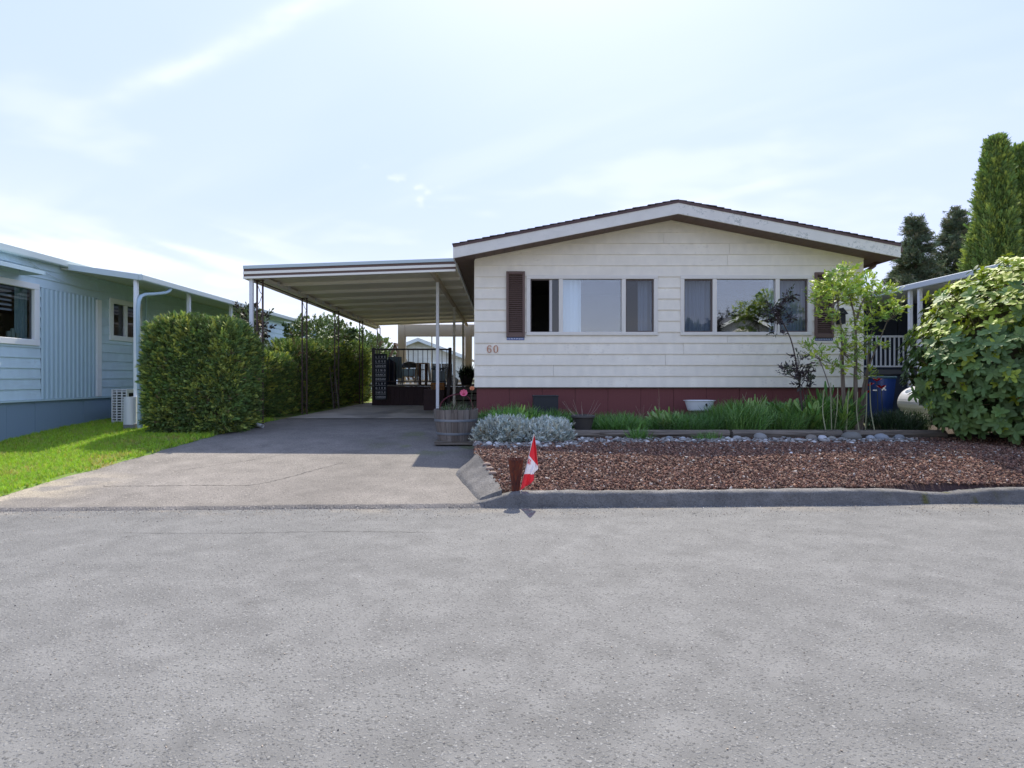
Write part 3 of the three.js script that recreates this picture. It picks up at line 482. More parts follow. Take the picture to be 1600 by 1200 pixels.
    const g = new THREE.PlaneGeometry(x1 - x0 - 0.02, 0.05).translate((x0 + x1) / 2, y0 - 0.027, -(HZ - 0.026)); part('printed_strip', g, std([1, 1, 1], 0.5, { map: stripTex }), sh);
  }
  // ---- house number
  let nx = hx(760);
  for (const d of '60') { const g = new TextGeometry(d, { font, size: 0.135, depth: 0.008, curveSegments: 6, bevelEnabled: false }); g.computeBoundingBox(); part('house_number', g.translate(nx, hy(551), -(HZ - 0.024)), std([0.50, 0.23, 0.13], 0.45, { metalness: 0.4 }), home); nx += 0.122; }
  part('wall_lamp', [span(hx(1305), hx(1315), hy(507), hy(492), HZ - 0.14, HZ - 0.02, 0.01), prism([[hx(1302), hy(492)], [hx(1318), hy(492)], [hx(1310), hy(482)]], 0.14, -(HZ - 0.02))], M.dark, home);
}
function rakeMaterial(s) {          // chalky paint; the board away from the carport is speckled with black mould
  const t = texture(1024, 128, (u, v, i, j) => { const a = fbm(u * 90, v * 12, 4), b = fbm(u * 14 + 3, v * 2, 3), c = fbm(u * 300, v * 60, 2); const m = s > 0 ? smooth(0.48, 0.72, a) * smooth(0.36, 0.66, b) * smooth(0.35, 0.65, c) * 0.55 : smooth(0.62, 0.75, a) * 0.05; const k = 0.94 + (b - 0.5) * 0.08; return [k * (1 - m * 0.42), k * (1 - m * 0.38), k * (1 - m * 0.38)]; }, true, 1 / 4, 1 / 0.5);
  return std([0.86, 0.81, 0.71], 0.65, { map: t });
}

// ------------------------------------------------------------------ the carport
const CZ0 = 11.26, CZ1 = 23.2, CX0 = -4.83, CX1 = -0.853;
{
  const cp = thing('carport', 'long flat metal carport with striped edge attached to the cream home', 'carport', [0, 0, 0]);
  const top = (x) => lerp(3.495, 3.637, (x - CX0) / (CX1 - CX0));
  const slab = (x0, x1, d0, d1, Z0, Z1) => prism([[x0, top(x0) + d0], [x1, top(x1) + d0], [x1, top(x1) + d1], [x0, top(x0) + d1]], Z1 - Z0, -Z1);
  const roof = holder('roof', cp), pitch = 1.207, first = 11.66;
  for (let Z = CZ0 + 0.05, i = 0; Z < CZ1 - 0.02; i++) {
    const e = Math.min(i === 0 ? first : first + i * pitch, CZ1);
    const sub = []; for (let q = Z + 0.004, n = 3; q < e - 0.01; q += (e - Z) / n) sub.push(slab(CX0 + 0.04, CX1 - 0.02, -0.085 - 0.001 * (Math.round(q * 10) % 3), -0.075, q, q + (e - Z) / n - 0.006));
    part('roof_pan', join([...sub, slab(CX0 + 0.04, CX1 - 0.02, -0.07, -0.06, Z, e)]), M.pan, roof);
    if (e < CZ1 - 0.3) part('pan_rib', slab(CX0 + 0.10, CX1 - 0.03, -0.15, -0.087, e - 0.02, e + 0.03), M.cream, roof);
    Z = e;
  }
  // striped fascia at the front and along the open side
  const bands = [[-0.245, -0.205, 0.03, M.cream], [-0.205, -0.16, 0.012, M.brown], [-0.16, -0.11, 0.03, M.cream], [-0.11, -0.06, 0.012, M.brown], [-0.06, 0.0, 0.035, M.gutter]];
  const fas = holder('fascia', cp);
  for (const [a, b, d, m] of bands) part('fascia_stripe', slab(CX0, CX1, a + 0.001, b, CZ0 - d + 0.03, CZ0 + 0.045), m, fas);
  for (const [a, b, d, m] of bands) part('fascia_stripe', span(CX0 - d + 0.03, CX0 + 0.035, top(CX0) + a + 0.001, top(CX0) + b, CZ0 + 0.046, CZ1), m, fas);
  // the two beams and their posts
  part('beam', span(-4.77, -4.655, 3.30, 3.383, CZ0 + 0.06, CZ1, 0.008), M.cream, cp);
  part('beam', span(-1.35, -1.275, 3.367, 3.466, CZ0 + 0.06, CZ1, 0.008), M.tan, cp);
  const clips = []; for (let Z = CZ0 + 0.6; Z < CZ1; Z += 0.635) clips.push(span(-4.65, -4.626, 3.32, 3.39, Z, Z + 0.09)); part('clips', clips, M.white, cp).userData.kind = 'stuff';
  for (const s of [0.0131, 0.01607, 0.01922, 0.02256, 0.0258]) {
    const Z = s * F * 0.95, post = holder('lattice_post', cp), x = -4.69, y0 = 0.44, y1 = 3.30;
    for (const d of [-0.055, 0.055]) part('upright', span(x + d - 0.014, x + d + 0.014, y0, y1, Z - 0.014, Z + 0.014), M.rustPost, post);
    const zig = []; let k = 0; for (let y = y0 + 0.1; y < y1 - 0.15; y += 0.19, k++) zig.push(tube([v3(x + (k % 2 ? 0.045 : -0.045), y, -Z), v3(x, y + 0.06, -Z), v3(x + 0.012 * (k % 2 ? -1 : 1), y + 0.10, -Z), v3(x + (k % 2 ? -0.045 : 0.045), y + 0.19, -Z)], [0.006, 0.006], 5));
    part('scrollwork', zig, M.rustPost, post).userData.kind = 'stuff';
    part('cap', span(x - 0.075, x + 0.075, 3.285, 3.30, Z - 0.03, Z + 0.03), M.rustPost, post);
  }
  [[0.0139, M.white, 0.032], [0.0188, M.cream, 0.034], [0.0232, M.cream, 0.034]].forEach(([s, m, r]) => part('post', span(-1.31 - r, -1.31 + r, 0.44, 3.367, s * F * 0.95 - r, s * F * 0.95 + r, 0.006), m, cp));
  // the white downspout on the front post with its kicked-out foot
  part('downspout', [span(-4.75, -4.68, 0.64, 3.30, 11.33, 11.40, 0.01), tube([v3(-4.715, 0.68, -11.365), v3(-4.715, 0.59, -11.365), v3(-4.68, 0.54, -11.34), v3(-4.57, 0.52, -11.26), v3(-4.42, 0.505, -11.15)], [0.04, 0.036], 8)], M.white, cp);
}

// ------------------------------------------------------------------ the deck under the carport and what stands on it
const DZ = 19, DZ1 = 23.6, DX0 = -4.1, DX1 = -0.56, DY = 1.165;
{
  const deck = thing('wooden_deck', 'raised dark maroon wooden deck with black baluster railing under the carport', 'deck');
  for (let x = DX0 + 0.02; x < -1.72; x += 0.145) part('fascia_board', metric(span(x, Math.min(x + 0.139, -1.70), 0.525, DY - 0.045, DZ + 0.02, DZ + 0.045), true), M.deckRed, deck);
  for (let Z = DZ - 0.06, i = 0; Z < DZ1; Z += 0.145, i++) part('deck_board', metric(span(DX0 - 0.07, DX1, DY - 0.04, DY, Z, Z + 0.138, 0.006), false, i * 0.7, i * 1.3), M.deckTop, deck);
  part('deck_backing', [span(DX0 + 0.05, -1.7, 0.53, DY - 0.05, DZ + 0.05, DZ + 0.09), span(-1.7, DX1, 0.53, DY - 0.05, DZ + 0.02, DZ + 0.06)], M.deckRed, deck);  // solid backing added so no light leaks between the fascia boards
  part('side_panel', span(DX0 + 0.01, DX0 + 0.04, 0.525, DY - 0.045, DZ + 0.05, DZ1), M.deckRed, deck);
  const rail = holder('railing', deck), RX1 = -1.62, top = 2.30;
  for (const x of [DX0 + 0.06, RX1]) part('rail_post', [span(x - 0.05, x + 0.05, DY, top + 0.05, DZ + 0.02, DZ + 0.12, 0.01)], M.rail, rail);
  part('top_rail', span(DX0 + 0.1, RX1 - 0.04, top - 0.03, top + 0.02, DZ + 0.03, DZ + 0.11, 0.008), M.rail, rail);
  part('bottom_rail', span(DX0 + 0.1, RX1 - 0.04, DY + 0.10, DY + 0.13, DZ + 0.05, DZ + 0.09), M.rail, rail);
  for (let x = DX0 + 0.25; x < RX1 - 0.08; x += 0.152) part('baluster', span(x - 0.009, x + 0.009, DY + 0.13, top - 0.03, DZ + 0.06, DZ + 0.08), M.rail, rail);
  // steps between the railing and the house
  for (let i = 0; i < 3; i++) part('step', [metric(span(-1.5, DX1, 0.525 + i * 0.2, 0.645 + i * 0.2, DZ - 0.34 * (3 - i), DZ - 0.34 * (2 - i) - 0.02)), metric(span(-1.52, DX1, 0.646 + i * 0.2, 0.685 + i * 0.2, DZ - 0.34 * (3 - i) - 0.03, DZ - 0.34 * (2 - i)))], M.deckTop, deck);
  part('stair_rail', [bar(v3(RX1 + 0.03, top - 0.02, -DZ), v3(RX1 + 0.06, 1.35, -(DZ - 1.15)), 0.06, 0.09), span(RX1 + 0.01, RX1 + 0.11, 0.525, 1.42, DZ - 1.22, DZ - 1.12, 0.01)], M.rail, deck);

  // beige porch frame at the far end, glazed
  const pf = thing('porch_frame', 'beige timber porch frame with tall glass panes behind the deck', 'porch');
  const Zp = 23.7;
  part('post', span(-4.07, -3.80, 0.524, 3.50, Zp, Zp + 0.2, 0.01), M.tan, pf); part('post', span(-1.42, -1.19, 0.524, 3.50, Zp, Zp + 0.2, 0.01), M.tan, pf);
  part('header', metric(span(-3.80, -0.6, 3.02, 3.50, Zp + 0.02, Zp + 0.16, 0.01)), M.tan, pf);
  part('sill', span(-3.80, -1.42, 1.20, 1.32, Zp + 0.05, Zp + 0.15), M.cream, pf); part('sill', span(-1.19, -0.6, 1.20, 1.32, Zp + 0.05, Zp + 0.15), M.cream, pf);
  for (const x of [-3.78, -2.74, -1.86, -1.46, -1.17, -0.63]) part('stile', span(x - 0.022, x + 0.022, 1.32, 3.02, Zp + 0.06, Zp + 0.12), M.cream, pf);
  for (const [a, b] of [[-3.76, -2.76], [-2.72, -1.88], [-1.84, -1.48], [-1.15, -0.65]]) part('pane', new THREE.PlaneGeometry(b - a, 1.69).translate((a + b) / 2, 2.17, -(Zp + 0.09)), M.glassClear, pf);

  // hanging word sign
  const cv = document.createElement('canvas'); cv.width = 256; cv.height = 928;
  const c = cv.getContext('2d'); c.fillStyle = '#17181c'; c.fillRect(0, 0, 256, 928); c.textAlign = 'center'; c.textBaseline = 'middle';
  ['LIVE', 'LOVE', 'LAUGH', 'SING', 'DANCE', 'DREAM', 'PLAY', 'GIVE', 'SMILE', 'CHERISH'].forEach((w, i) => {
    const y = 62 + i * 90; c.fillStyle = '#d6d6d6'; c.font = 'bold 58px sans-serif'; const tw = c.measureText(w).width, k = Math.min(1, 210 / tw);
    const gap = Math.max(0, (210 - tw) / Math.max(1, w.length - 1)); if (k < 1) { c.save(); c.translate(128, y); c.scale(k, 1); c.fillText(w, 0, 0); c.restore(); } else { let x = 23; c.textAlign = 'left'; for (const ch of w) { c.fillText(ch, x, y); x += c.measureText(ch).width + gap; } c.textAlign = 'center'; }
    c.fillRect(22, y + 36, 212, 5);
  });
  const tx = new THREE.CanvasTexture(cv); tx.colorSpace = THREE.SRGBColorSpace; tx.anisotropy = 4;
  const sign = thing('word_sign', 'tall black sign of white words hung on the deck railing', 'sign', [-3.79, 0.70, 18.93]);
  part('board', span(-0.20, 0.20, 0, 1.45, -0.012, 0.012), M.dark, sign);
  part('print', new THREE.PlaneGeometry(0.395, 1.44).translate(0, 0.725, 0.0135), std([1, 1, 1], 0.6, { map: tx }), sign);

  // things on the deck
  const Zt = 20.2, xs = (px) => X(px, Zt);
  const grill = thing('barbecue', 'pale blue and black folded barbecue cart behind the railing', 'barbecue', [xs(640), DY, Zt]);
  part('lid', new THREE.SphereGeometry(0.30, 16, 8, 0, 6.3, 0, 1.5).scale(1.15, 0.75, 0.8).translate(0, 0.55, 0), std([0.05, 0.055, 0.06], 0.35), grill);
  part('body', rbox(0.66, 0.26, 0.42, 0.04, 0, 0.40, 0), std([0.42, 0.58, 0.64], 0.5), grill);
  part('shelf', rbox(0.95, 0.03, 0.4, 0.01, 0.02, 0.50, 0), std([0.48, 0.60, 0.64], 0.5), grill);
  for (const [sx, sz] of [[-1, -1], [-1, 1], [1, -1], [1, 1]]) part('leg', rod(v3(sx * 0.28, 0, sz * 0.16), v3(sx * 0.22, 0.32, sz * 0.14), 0.014), M.hoop, grill);
  const chair = thing('folding_chair', 'folded metal lawn chair leaning beside the barbecue', 'chair', [xs(620), DY, 19.9], 0.3);
  for (const sx of [-0.22, 0.22]) { part('leg', tube([v3(sx, 0, 0.05), v3(sx, 0.5, -0.05), v3(sx, 0.92, -0.12)], [0.012, 0.012], 6), M.hoop, chair); part('leg', tube([v3(sx, 0, 0.16), v3(sx, 0.45, 0.0)], [0.012, 0.012], 6), M.hoop, chair); }
  part('seat', box(0.44, 0.42, 0.02, 0, 0.42, 0.0, -0.12), std([0.16, 0.22, 0.26], 0.8), chair); part('backrest', box(0.44, 0.3, 0.02, 0, 0.78, -0.09, -0.12), std([0.16, 0.22, 0.26], 0.8), chair);
  const cover = thing('patio_cover', 'navy fabric cover draped over a tall stack by the word sign', 'cover', [xs(612), DY, 19.75]);
  part('cloth', sheet(40, 14, (u, v) => { const a = u * 6.283, r = (0.19 + 0.05 * Math.sin(a * 5) * (1 - v) + 0.03 * Math.sin(a * 9 + 2) * (1 - v)) * (v > 0.85 ? 1 - (v - 0.85) * 6.4 : 1); return [Math.cos(a) * r * 1.1, v * 0.86, Math.sin(a) * r]; }), std([0.018, 0.022, 0.045], 0.85, { side: THREE.DoubleSide }), cover);
  const table = thing('folding_table', 'orange brown wooden drop leaf table folded on the deck', 'table', [xs(663.5), DY, 19.8]);
  part('top', metric(box(0.38, 0.03, 0.5, 0, 0.70, 0)), std([0.52, 0.26, 0.10], 0.5, { map: grainMap }), table);
  for (const s of [-1, 1]) { part('leaf', metric(box(0.025, 0.62, 0.5, s * 0.215, 0.39, 0, 0, 0, s * 0.12), true), std([0.55, 0.29, 0.12], 0.5, { map: grainMap }), table); part('leg', metric(box(0.05, 0.69, 0.05, s * 0.10, 0.345, 0.15)), std([0.13, 0.055, 0.025], 0.6), table); part('leg', metric(box(0.05, 0.69, 0.05, s * 0.10, 0.345, -0.15)), std([0.13, 0.055, 0.025], 0.6), table); }
  const tote = thing('storage_tote', 'grey blue plastic storage tote with lid near the stair post', 'tote', [xs(688), DY, 19.8]);
  part('bin', rbox(0.44, 0.46, 0.36, 0.03, 0, 0.23, 0), std([0.26, 0.33, 0.37], 0.5), tote); part('lid', rbox(0.48, 0.05, 0.40, 0.015, 0, 0.525, 0), std([0.07, 0.09, 0.11], 0.5), tote);
  const crate = thing('wooden_crate', 'small orange wooden crate in front of the deck edge', 'crate', [X(684, 18.6), 1.0, 18.62]);
  const cm = std([0.60, 0.24, 0.05], 0.6, { map: grainMap });
  for (const y of [0.03, 0.115, 0.20]) { part('slat', metric(box(0.40, 0.07, 0.015, 0, y + 0.01, 0.125)), cm, crate); part('slat', metric(box(0.40, 0.07, 0.015, 0, y + 0.01, -0.125)), cm, crate); }
  for (const s of [-1, 1]) part('end', metric(box(0.018, 0.26, 0.235, s * 0.19, 0.12, 0)), cm, crate);
  part('base', box(0.36, 0.012, 0.235, 0, 0.0, 0), cm, crate);
  const stand = thing('crate_stand', 'dark brown boxed newel stand at the foot of the steps', 'stand', [X(684, 18.6), 0.524, 18.62]);
  part('post', box(0.42, 0.50, 0.28, 0, 0.25, 0), M.deckRed, stand);
  const bx = thing('planter_box', 'dark brown timber planter box standing on the slab by the barrel', 'planter', [X(674.5, 16.3), 0.524, 16.3]);
  for (let i = 0; i < 4; i++) { part('board', metric(box(0.38, 0.135, 0.022, 0, 0.07 + i * 0.14, 0.18)), M.deckRed, bx); part('board', metric(box(0.38, 0.135, 0.022, 0, 0.07 + i * 0.14, -0.18)), M.deckRed, bx); for (const s of [-1, 1]) part('board', metric(box(0.022, 0.135, 0.335, s * 0.178, 0.07 + i * 0.14, 0)), M.deckRed, bx); }
  part('soil', box(0.33, 0.02, 0.33, 0, 0.5, 0), M.soil, bx);
  reseed(3); const twigs = []; for (let i = 0; i < 7; i++) twigs.push(rod(v3(rr(-0.1, 0.1), 0.5, rr(-0.1, 0.1)), v3(rr(-0.22, 0.16), rr(0.6, 0.78), rr(-0.1, 0.12)), 0.006, 5)); part('twigs', twigs, std([0.24, 0.19, 0.15], 0.9), bx);
  const bag = thing('white_bag', 'crumpled white bag on the deck by the slim post', 'bag', [X(709, 20), DY, 20]);
  { reseed(14); const g = new THREE.IcosahedronGeometry(0.16, 3), p = g.attributes.position; for (let i = 0; i < p.count; i++) { const k = 0.8 + 0.35 * fbm(p.getX(i) * 14 + 5, p.getY(i) * 14 + p.getZ(i) * 9, 3); p.setXYZ(i, p.getX(i) * k, Math.max(-0.11, p.getY(i) * k) + 0.11, p.getZ(i) * k); } g.computeVertexNormals(); part('body', g, std([0.6, 0.63, 0.68], 0.5), bag); part('knot', cyl(0.03, 0.07, 0.09, 0, 0.23, 0, 8), std([0.6, 0.63, 0.68], 0.5), bag); }
  const pot = thing('deck_planter', 'low dark tub on the deck against the cream home', 'planter', [X(729, 20.2), DY, 20.2]);
  part('tub', new THREE.LatheGeometry([[0, 0], [0.17, 0], [0.24, 0.27], [0.26, 0.27], [0.26, 0.30], [0.22, 0.30], [0.21, 0.25], [0, 0.25]].map(([x, y]) => new THREE.Vector2(x, y)), 20), std([0.035, 0.03, 0.03], 0.6), pot);
  { reseed(6); const its = []; for (let i = 0; i < 70; i++) its.push({ p: v3(rr(-0.17, 0.17), 0.25, rr(-0.17, 0.17)), q: aim(v3(rr(-0.6, 0.6), 1, rr(-0.6, 0.6)), rr(0, 6)), s: rr(3, 6), c: vary([0.04, 0.08, 0.03], 0.3) }); scatter('foliage', bladeTuft(5, 0.075, 0.005, 0.7, 9), M.leaf, its, pot); }
  // wooden A-shaped swing frame beyond the railing
  const sw = thing('swing_frame', 'weathered wooden A-frame of a garden swing behind the deck', 'swing', [-4.55, 0.45, 26.5]);
  const wood = std([0.22, 0.14, 0.085], 0.85, { map: grainMap });
  for (const z of [-0.7, 0.7]) { part('leg', metric(bar(v3(-0.95, 0, z), v3(0, 2.35, z), 0.07, 0.09)), wood, sw); part('leg', metric(bar(v3(0.95, 0, z), v3(0, 2.35, z), 0.07, 0.09)), wood, sw); part('brace', metric(bar(v3(-0.55, 1.0, z), v3(0.55, 1.0, z), 0.05, 0.08)), wood, sw); }
  part('beam', metric(bar(v3(0, 2.38, -0.85), v3(0, 2.38, 0.85), 0.09, 0.11)), wood, sw);
}

// ------------------------------------------------------------------ a house front used for the neighbours seen far off or mirrored in the glass
function cottage(name, label, { x, Z, w, d, base, eave, peak, wall, roof, face = 1, group, door = true }) {
  const o = thing(name, label, 'house', [x, base, Z], face > 0 ? 0 : Math.PI, group), h = w / 2;
  part('wall', [box(w, eave, d, 0, eave / 2, -d / 2), prism([[-h, eave], [h, eave], [0, peak - 0.05]], d - 0.1, -d + 0.05)], wall, o);
  const rf = holder('roof', o); for (const s of [-1, 1]) part('slope', prism([[0, peak], [s * (h + 0.35), eave - 0.35 * (peak - eave) / h], [s * (h + 0.35), eave - 0.35 * (peak - eave) / h + 0.12], [0, peak + 0.12]], d + 0.8, -d - 0.4), roof, rf);
  for (const s of [-1, 1]) part('bargeboard', prism([[0, peak - 0.10], [s * (h + 0.36), eave - 0.1 - 0.36 * (peak - eave) / h], [s * (h + 0.36), eave + 0.1 - 0.36 * (peak - eave) / h], [0, peak + 0.10]], 0.04, 0.401), M.trimWhite, rf);
  for (const s of [-1, 1]) { const win = holder('window', o); part('frame', [box(1.5, 0.08, 0.08, s * h * 0.5, eave - 0.35, 0.04), box(1.5, 0.08, 0.08, s * h * 0.5, eave - 1.45, 0.04), box(0.08, 1.02, 0.08, s * h * 0.5 - 0.71, eave - 0.9, 0.04), box(0.08, 1.02, 0.08, s * h * 0.5 + 0.71, eave - 0.9, 0.04), box(0.05, 1.02, 0.06, s * h * 0.5, eave - 0.9, 0.03)], M.trimWhite, win); part('pane', new THREE.PlaneGeometry(1.34, 1.02).translate(s * h * 0.5, eave - 0.9, 0.02), std([0.03, 0.035, 0.04], 0.08), win); }
  if (door) { const dr = part('door', box(0.92, 2.0, 0.06, 0, 1.02, 0.03), M.trimWhite, o); part('handle', box(0.04, 0.12, 0.05, 0.36, 1.0, 0.08), M.hoop, dr); }
  return o;
}
const greyRoof = std([0.16, 0.16, 0.165], 0.95, { bumpMap: concreteBump, bumpScale: 0.01 }), whiteWall = std([0.74, 0.72, 0.68], 0.7, { map: paintMap });
cottage('far_house', 'white gabled house seen through the glass behind the deck', { x: -5.2, Z: 38, w: 5.8, d: 9, base: 0.42, eave: 2.25, peak: 3.35, wall: whiteWall, roof: std([0.24, 0.17, 0.12], 0.9), door: false });
cottage('far_house', 'grey roofed low house beyond the end of the hedges', { x: -12.6, Z: 46, w: 8.6, d: 9, base: 0.42, eave: 2.3, peak: 3.3, wall: whiteWall, roof: greyRoof, door: false });
cottage('street_house', 'white gabled house across the road mirrored in the picture window', { x: 16.2, Z: -18, w: 6.4, d: 9, base: 0.1, eave: 3.9, peak: 5.5, wall: whiteWall, roof: greyRoof, face: -1, group: 'houses across the road' });
cottage('street_house', 'low pale green home across the road facing the driveway', { x: 3.2, Z: -17, w: 7.4, d: 14, base: 0.1, eave: 2.7, peak: 3.4, wall: std([0.5, 0.56, 0.5], 0.7), roof: greyRoof, face: -1, group: 'houses across the road' });

// ------------------------------------------------------------------ the pale blue neighbour on the lawn side
{
  const WX = -8.05, o = thing('blue_house', 'long pale blue sided mobile home with white framed windows beside the lawn', 'house');
  const Z0 = 7.4, Z1 = 26, B = 1.025, T = 3.44;
  const wall = holder('side_wall', o), place = (a, y, n) => [WX + n, y, -a];
  const w1 = [8.75, 10.42, 1.97, 3.0], w2 = [12.36, 13.40, 2.19, 3.02], dr = [17.6, 18.5, B, 3.05], w3 = [19.3, 20.5, 2.1, 3.0];
  lapBoards(wall, { a0: Z0, a1: 10.50, y0: B, y1: 2.97, step: 0.178, mat: M.blue, holes: [w1], place, seed: 11, joints: 0 });
  lapBoards(wall, { a0: Z0, a1: 12.0, y0: 2.975, y1: T, step: 0.16, mat: M.blue, holes: [w1], place, seed: 12, joints: 0.3 });
  lapBoards(wall, { a0: 12.0, a1: Z1, y0: B, y1: T, step: 0.178, mat: M.blue, holes: [w2, dr, w3], place, seed: 13, joints: 0.5 });
  const core = [span(WX - 0.1, WX - 0.012, B, 1.97, Z0, dr[0]), span(WX - 0.1, WX - 0.012, B, 2.1, dr[1], Z1), span(WX - 0.1, WX - 0.012, 3.05, T, Z0, Z1)];
  for (const [a, b] of [[Z0, w1[0]], [w1[1], w2[0]], [w2[1], dr[0]], [dr[1], w3[0]], [w3[1], Z1]]) core.push(span(WX - 0.1, WX - 0.0125, 1.97, 3.05, a, b));
  core.push(span(WX - 0.1, WX - 0.0125, 1.97, 2.19, w2[0], w2[1]));
  part('wall_sheathing', core, M.blueSkirt, wall);
  // ribbed metal panel
  part('ribbed_panel', sheet(220, 2, (u, v) => { const Z = lerp(10.51, 11.93, u), k = (u * 13) % 1; return [WX + 0.012 + 0.022 * smooth(0, 0.18, k) * (1 - smooth(0.5, 0.68, k)), lerp(B, 2.972, v), -Z]; }), std([0.42, 0.56, 0.63], 0.42, { side: THREE.DoubleSide }), o);
  part('corner_trim', span(WX, WX + 0.05, B, 2.95, 11.92, 12.06, 0.008), M.trimWhite, o); part('corner_trim', span(WX - 0.02, WX + 0.04, B, T, Z1, Z1 + 0.05), M.bluePale, o);
  part('ledge', span(WX - 0.02, WX + 0.035, B - 0.035, B - 0.002, Z0, Z1), M.bluePale, o);
  const sk = holder('skirting', o); for (let Z = Z0, i = 0; Z < Z1; Z += 0.6, i++) part('skirt_panel', span(WX - 0.03, WX - 0.008 + (i % 2) * 0.003, 0.2, B - 0.036, Z + 0.003, Math.min(Z + 0.597, Z1)), M.blueSkirt, sk);
  part('body', [span(-15, WX - 0.12, 3.40, T, Z0, Z1), span(-15, -14.9, 0.3, T, Z0, Z1), span(-14.9, WX - 0.1, 0.3, T, Z1 - 0.02, Z1 + 0.03), span(-14.9, WX - 0.1, 0.3, T, Z0 - 0.02, Z0 + 0.03), span(-14.8, WX - 0.1, B - 0.05, B, Z0 + 0.05, Z1 - 0.05)], M.blueSkirt, o);
  const rf = holder('roof', o); part('roof_deck', span(-15.2, WX + 0.06, T + 0.002, T + 0.09, Z0 - 0.2, Z1 + 0.15), M.gutter, rf); part('gutter', span(WX + 0.062, WX + 0.17, T - 0.03, T + 0.10, Z0 - 0.2, Z1 + 0.15, 0.02), M.gutter, rf);
  for (const [k, [a, b, y0, y1]] of [w1, w2, w3].entries()) {
    const win = holder('window', o), t = 0.085;
    part('frame', [span(WX - 0.03, WX + 0.04, y1 - t, y1 + 0.02, a - 0.03, b + 0.03, 0.008), span(WX - 0.03, WX + 0.045, y0 - 0.02, y0 + t, a - 0.03, b + 0.03, 0.008), span(WX - 0.03, WX + 0.04, y0 + t, y1 - t, a - 0.03, a + t, 0.008), span(WX - 0.03, WX + 0.04, y0 + t, y1 - t, b - t, b + 0.03, 0.008)], M.trimWhite, win);
    if (k) part('mullion', span(WX - 0.03, WX + 0.035, y0 + t, y1 - t, (a + b) / 2 - 0.035, (a + b) / 2 + 0.035, 0.006), M.trimWhite, win);
    const g = new THREE.PlaneGeometry(b - a - 0.1, y1 - y0 - 0.1).rotateY(Math.PI / 2).translate(WX - 0.012, (y0 + y1) / 2, -(a + b) / 2); part('pane', g, M.glassPlain, win);
    part('room_wall', [span(WX - 2.2, WX - 2.15, B, 3.4, a - 0.8, b + 0.8)], M.room, win);
  }
  // curtain and sill things inside the big window, hood above it
  part('curtain', sheet(30, 3, (u, v) => [WX - 0.14 + 0.02 * Math.sin(u * 30), lerp(1.9, 3.0, v), -lerp(10.12, 10.40, u)]), std([0.30, 0.42, 0.38], 0.9, { side: THREE.DoubleSide }), o);
  part('blind', [0, 1, 2, 3, 4].map((i) => span(WX - 0.2, WX - 0.17, 2.84 - i * 0.08, 2.87 - i * 0.08, 8.8, 10.1)), std([0.55, 0.56, 0.58], 0.7), o);
  part('sill_jars', [cyl(0.035, 0.035, 0.12, WX - 0.1, 2.05, -9.95), cyl(0.04, 0.03, 0.17, WX - 0.1, 2.05, -10.03), cyl(0.03, 0.03, 0.10, WX - 0.1, 2.05, -10.13)], std([0.25, 0.33, 0.25], 0.3), o);
  part('window_hood', [prism([[0, 0], [0.42, -0.10], [0.42, -0.16], [0, -0.04]], 1.75, 0).translate(WX + 0.022, 3.27, -10.02), prism([[0, 0], [0.42, -0.10], [0.42, -0.16], [0, -0.16]], 0.02, 0).translate(WX + 0.022, 3.27, -10.045)], M.bluePale, o);
  const dd = part('door', span(WX - 0.02, WX + 0.012, B, 3.04, dr[0] + 0.01, dr[1] - 0.01), M.trimWhite, o); part('handle', span(WX + 0.013, WX + 0.05, 2.0, 2.1, dr[0] + 0.1, dr[0] + 0.14), M.hoop, dd);
  part('meter_box', [span(WX + 0.02, WX + 0.12, 1.34, 1.62, 13.45, 13.72, 0.01), span(WX + 0.03, WX + 0.06, 1.62, 3.3, 13.57, 13.60)], M.bluePale, o);
  part('conduit', tube([v3(WX + 0.05, 3.36, -10.2), v3(WX + 0.05, 3.20, -10.75), v3(WX + 0.05, 3.10, -11.5), v3(WX + 0.05, 3.12, -12.1)], [0.006, 0.006], 5), M.gutter, o);
  // number on the wall
  let nz = 13.60; for (const ch of '11') { const g = new TextGeometry(ch, { font: fontSans, size: 0.15, depth: 0.01, curveSegments: 3 }); g.rotateY(Math.PI / 2).translate(WX + 0.026, 1.24, -nz); part('house_number', g, M.dark, o); nz += 0.14; }
  // porch roof on thin posts
  const pr = holder('porch_roof', o), P0 = 10.97, P1 = 20.5, ox = -6.63;
  part('panel', prism([[WX + 0.025, 3.375], [ox, 3.235], [ox, 3.265], [WX + 0.025, 3.405]], P1 - P0, -P1), std([0.55, 0.58, 0.52], 0.6, { map: paintMap }), pr);
  part('fascia', prism([[WX + 0.18, 3.36], [ox + 0.03, 3.18], [ox + 0.03, 3.285], [WX + 0.18, 3.465]], 0.03, -P0 + 0.001), M.gutter, pr);
  part('gutter', span(ox, ox + 0.10, 3.17, 3.29, P0 - 0.02, P1, 0.02), M.gutter, pr);
  for (const Z of [P0 + 0.07, 12.9, 14.9, 17.2]) part('post', span(ox - 0.10, ox - 0.035, 0.42, 3.24, Z - 0.033, Z + 0.033, 0.006), M.trimWhite, pr);
  part('downspout', [tube([v3(ox + 0.05, 3.19, -12.0), v3(ox + 0.05, 3.10, -11.9), v3(ox + 0.02, 2.99, -11.45), v3(ox + 0.0, 2.92, -11.12), v3(ox + 0.01, 2.82, -11.0), v3(ox + 0.02, 2.0, -10.96), v3(ox + 0.06, 1.0, -10.94), v3(ox + 0.07, 0.46, -10.93)], [0.032, 0.034, 0.036, 0.05], 8)], M.bluePale, pr);
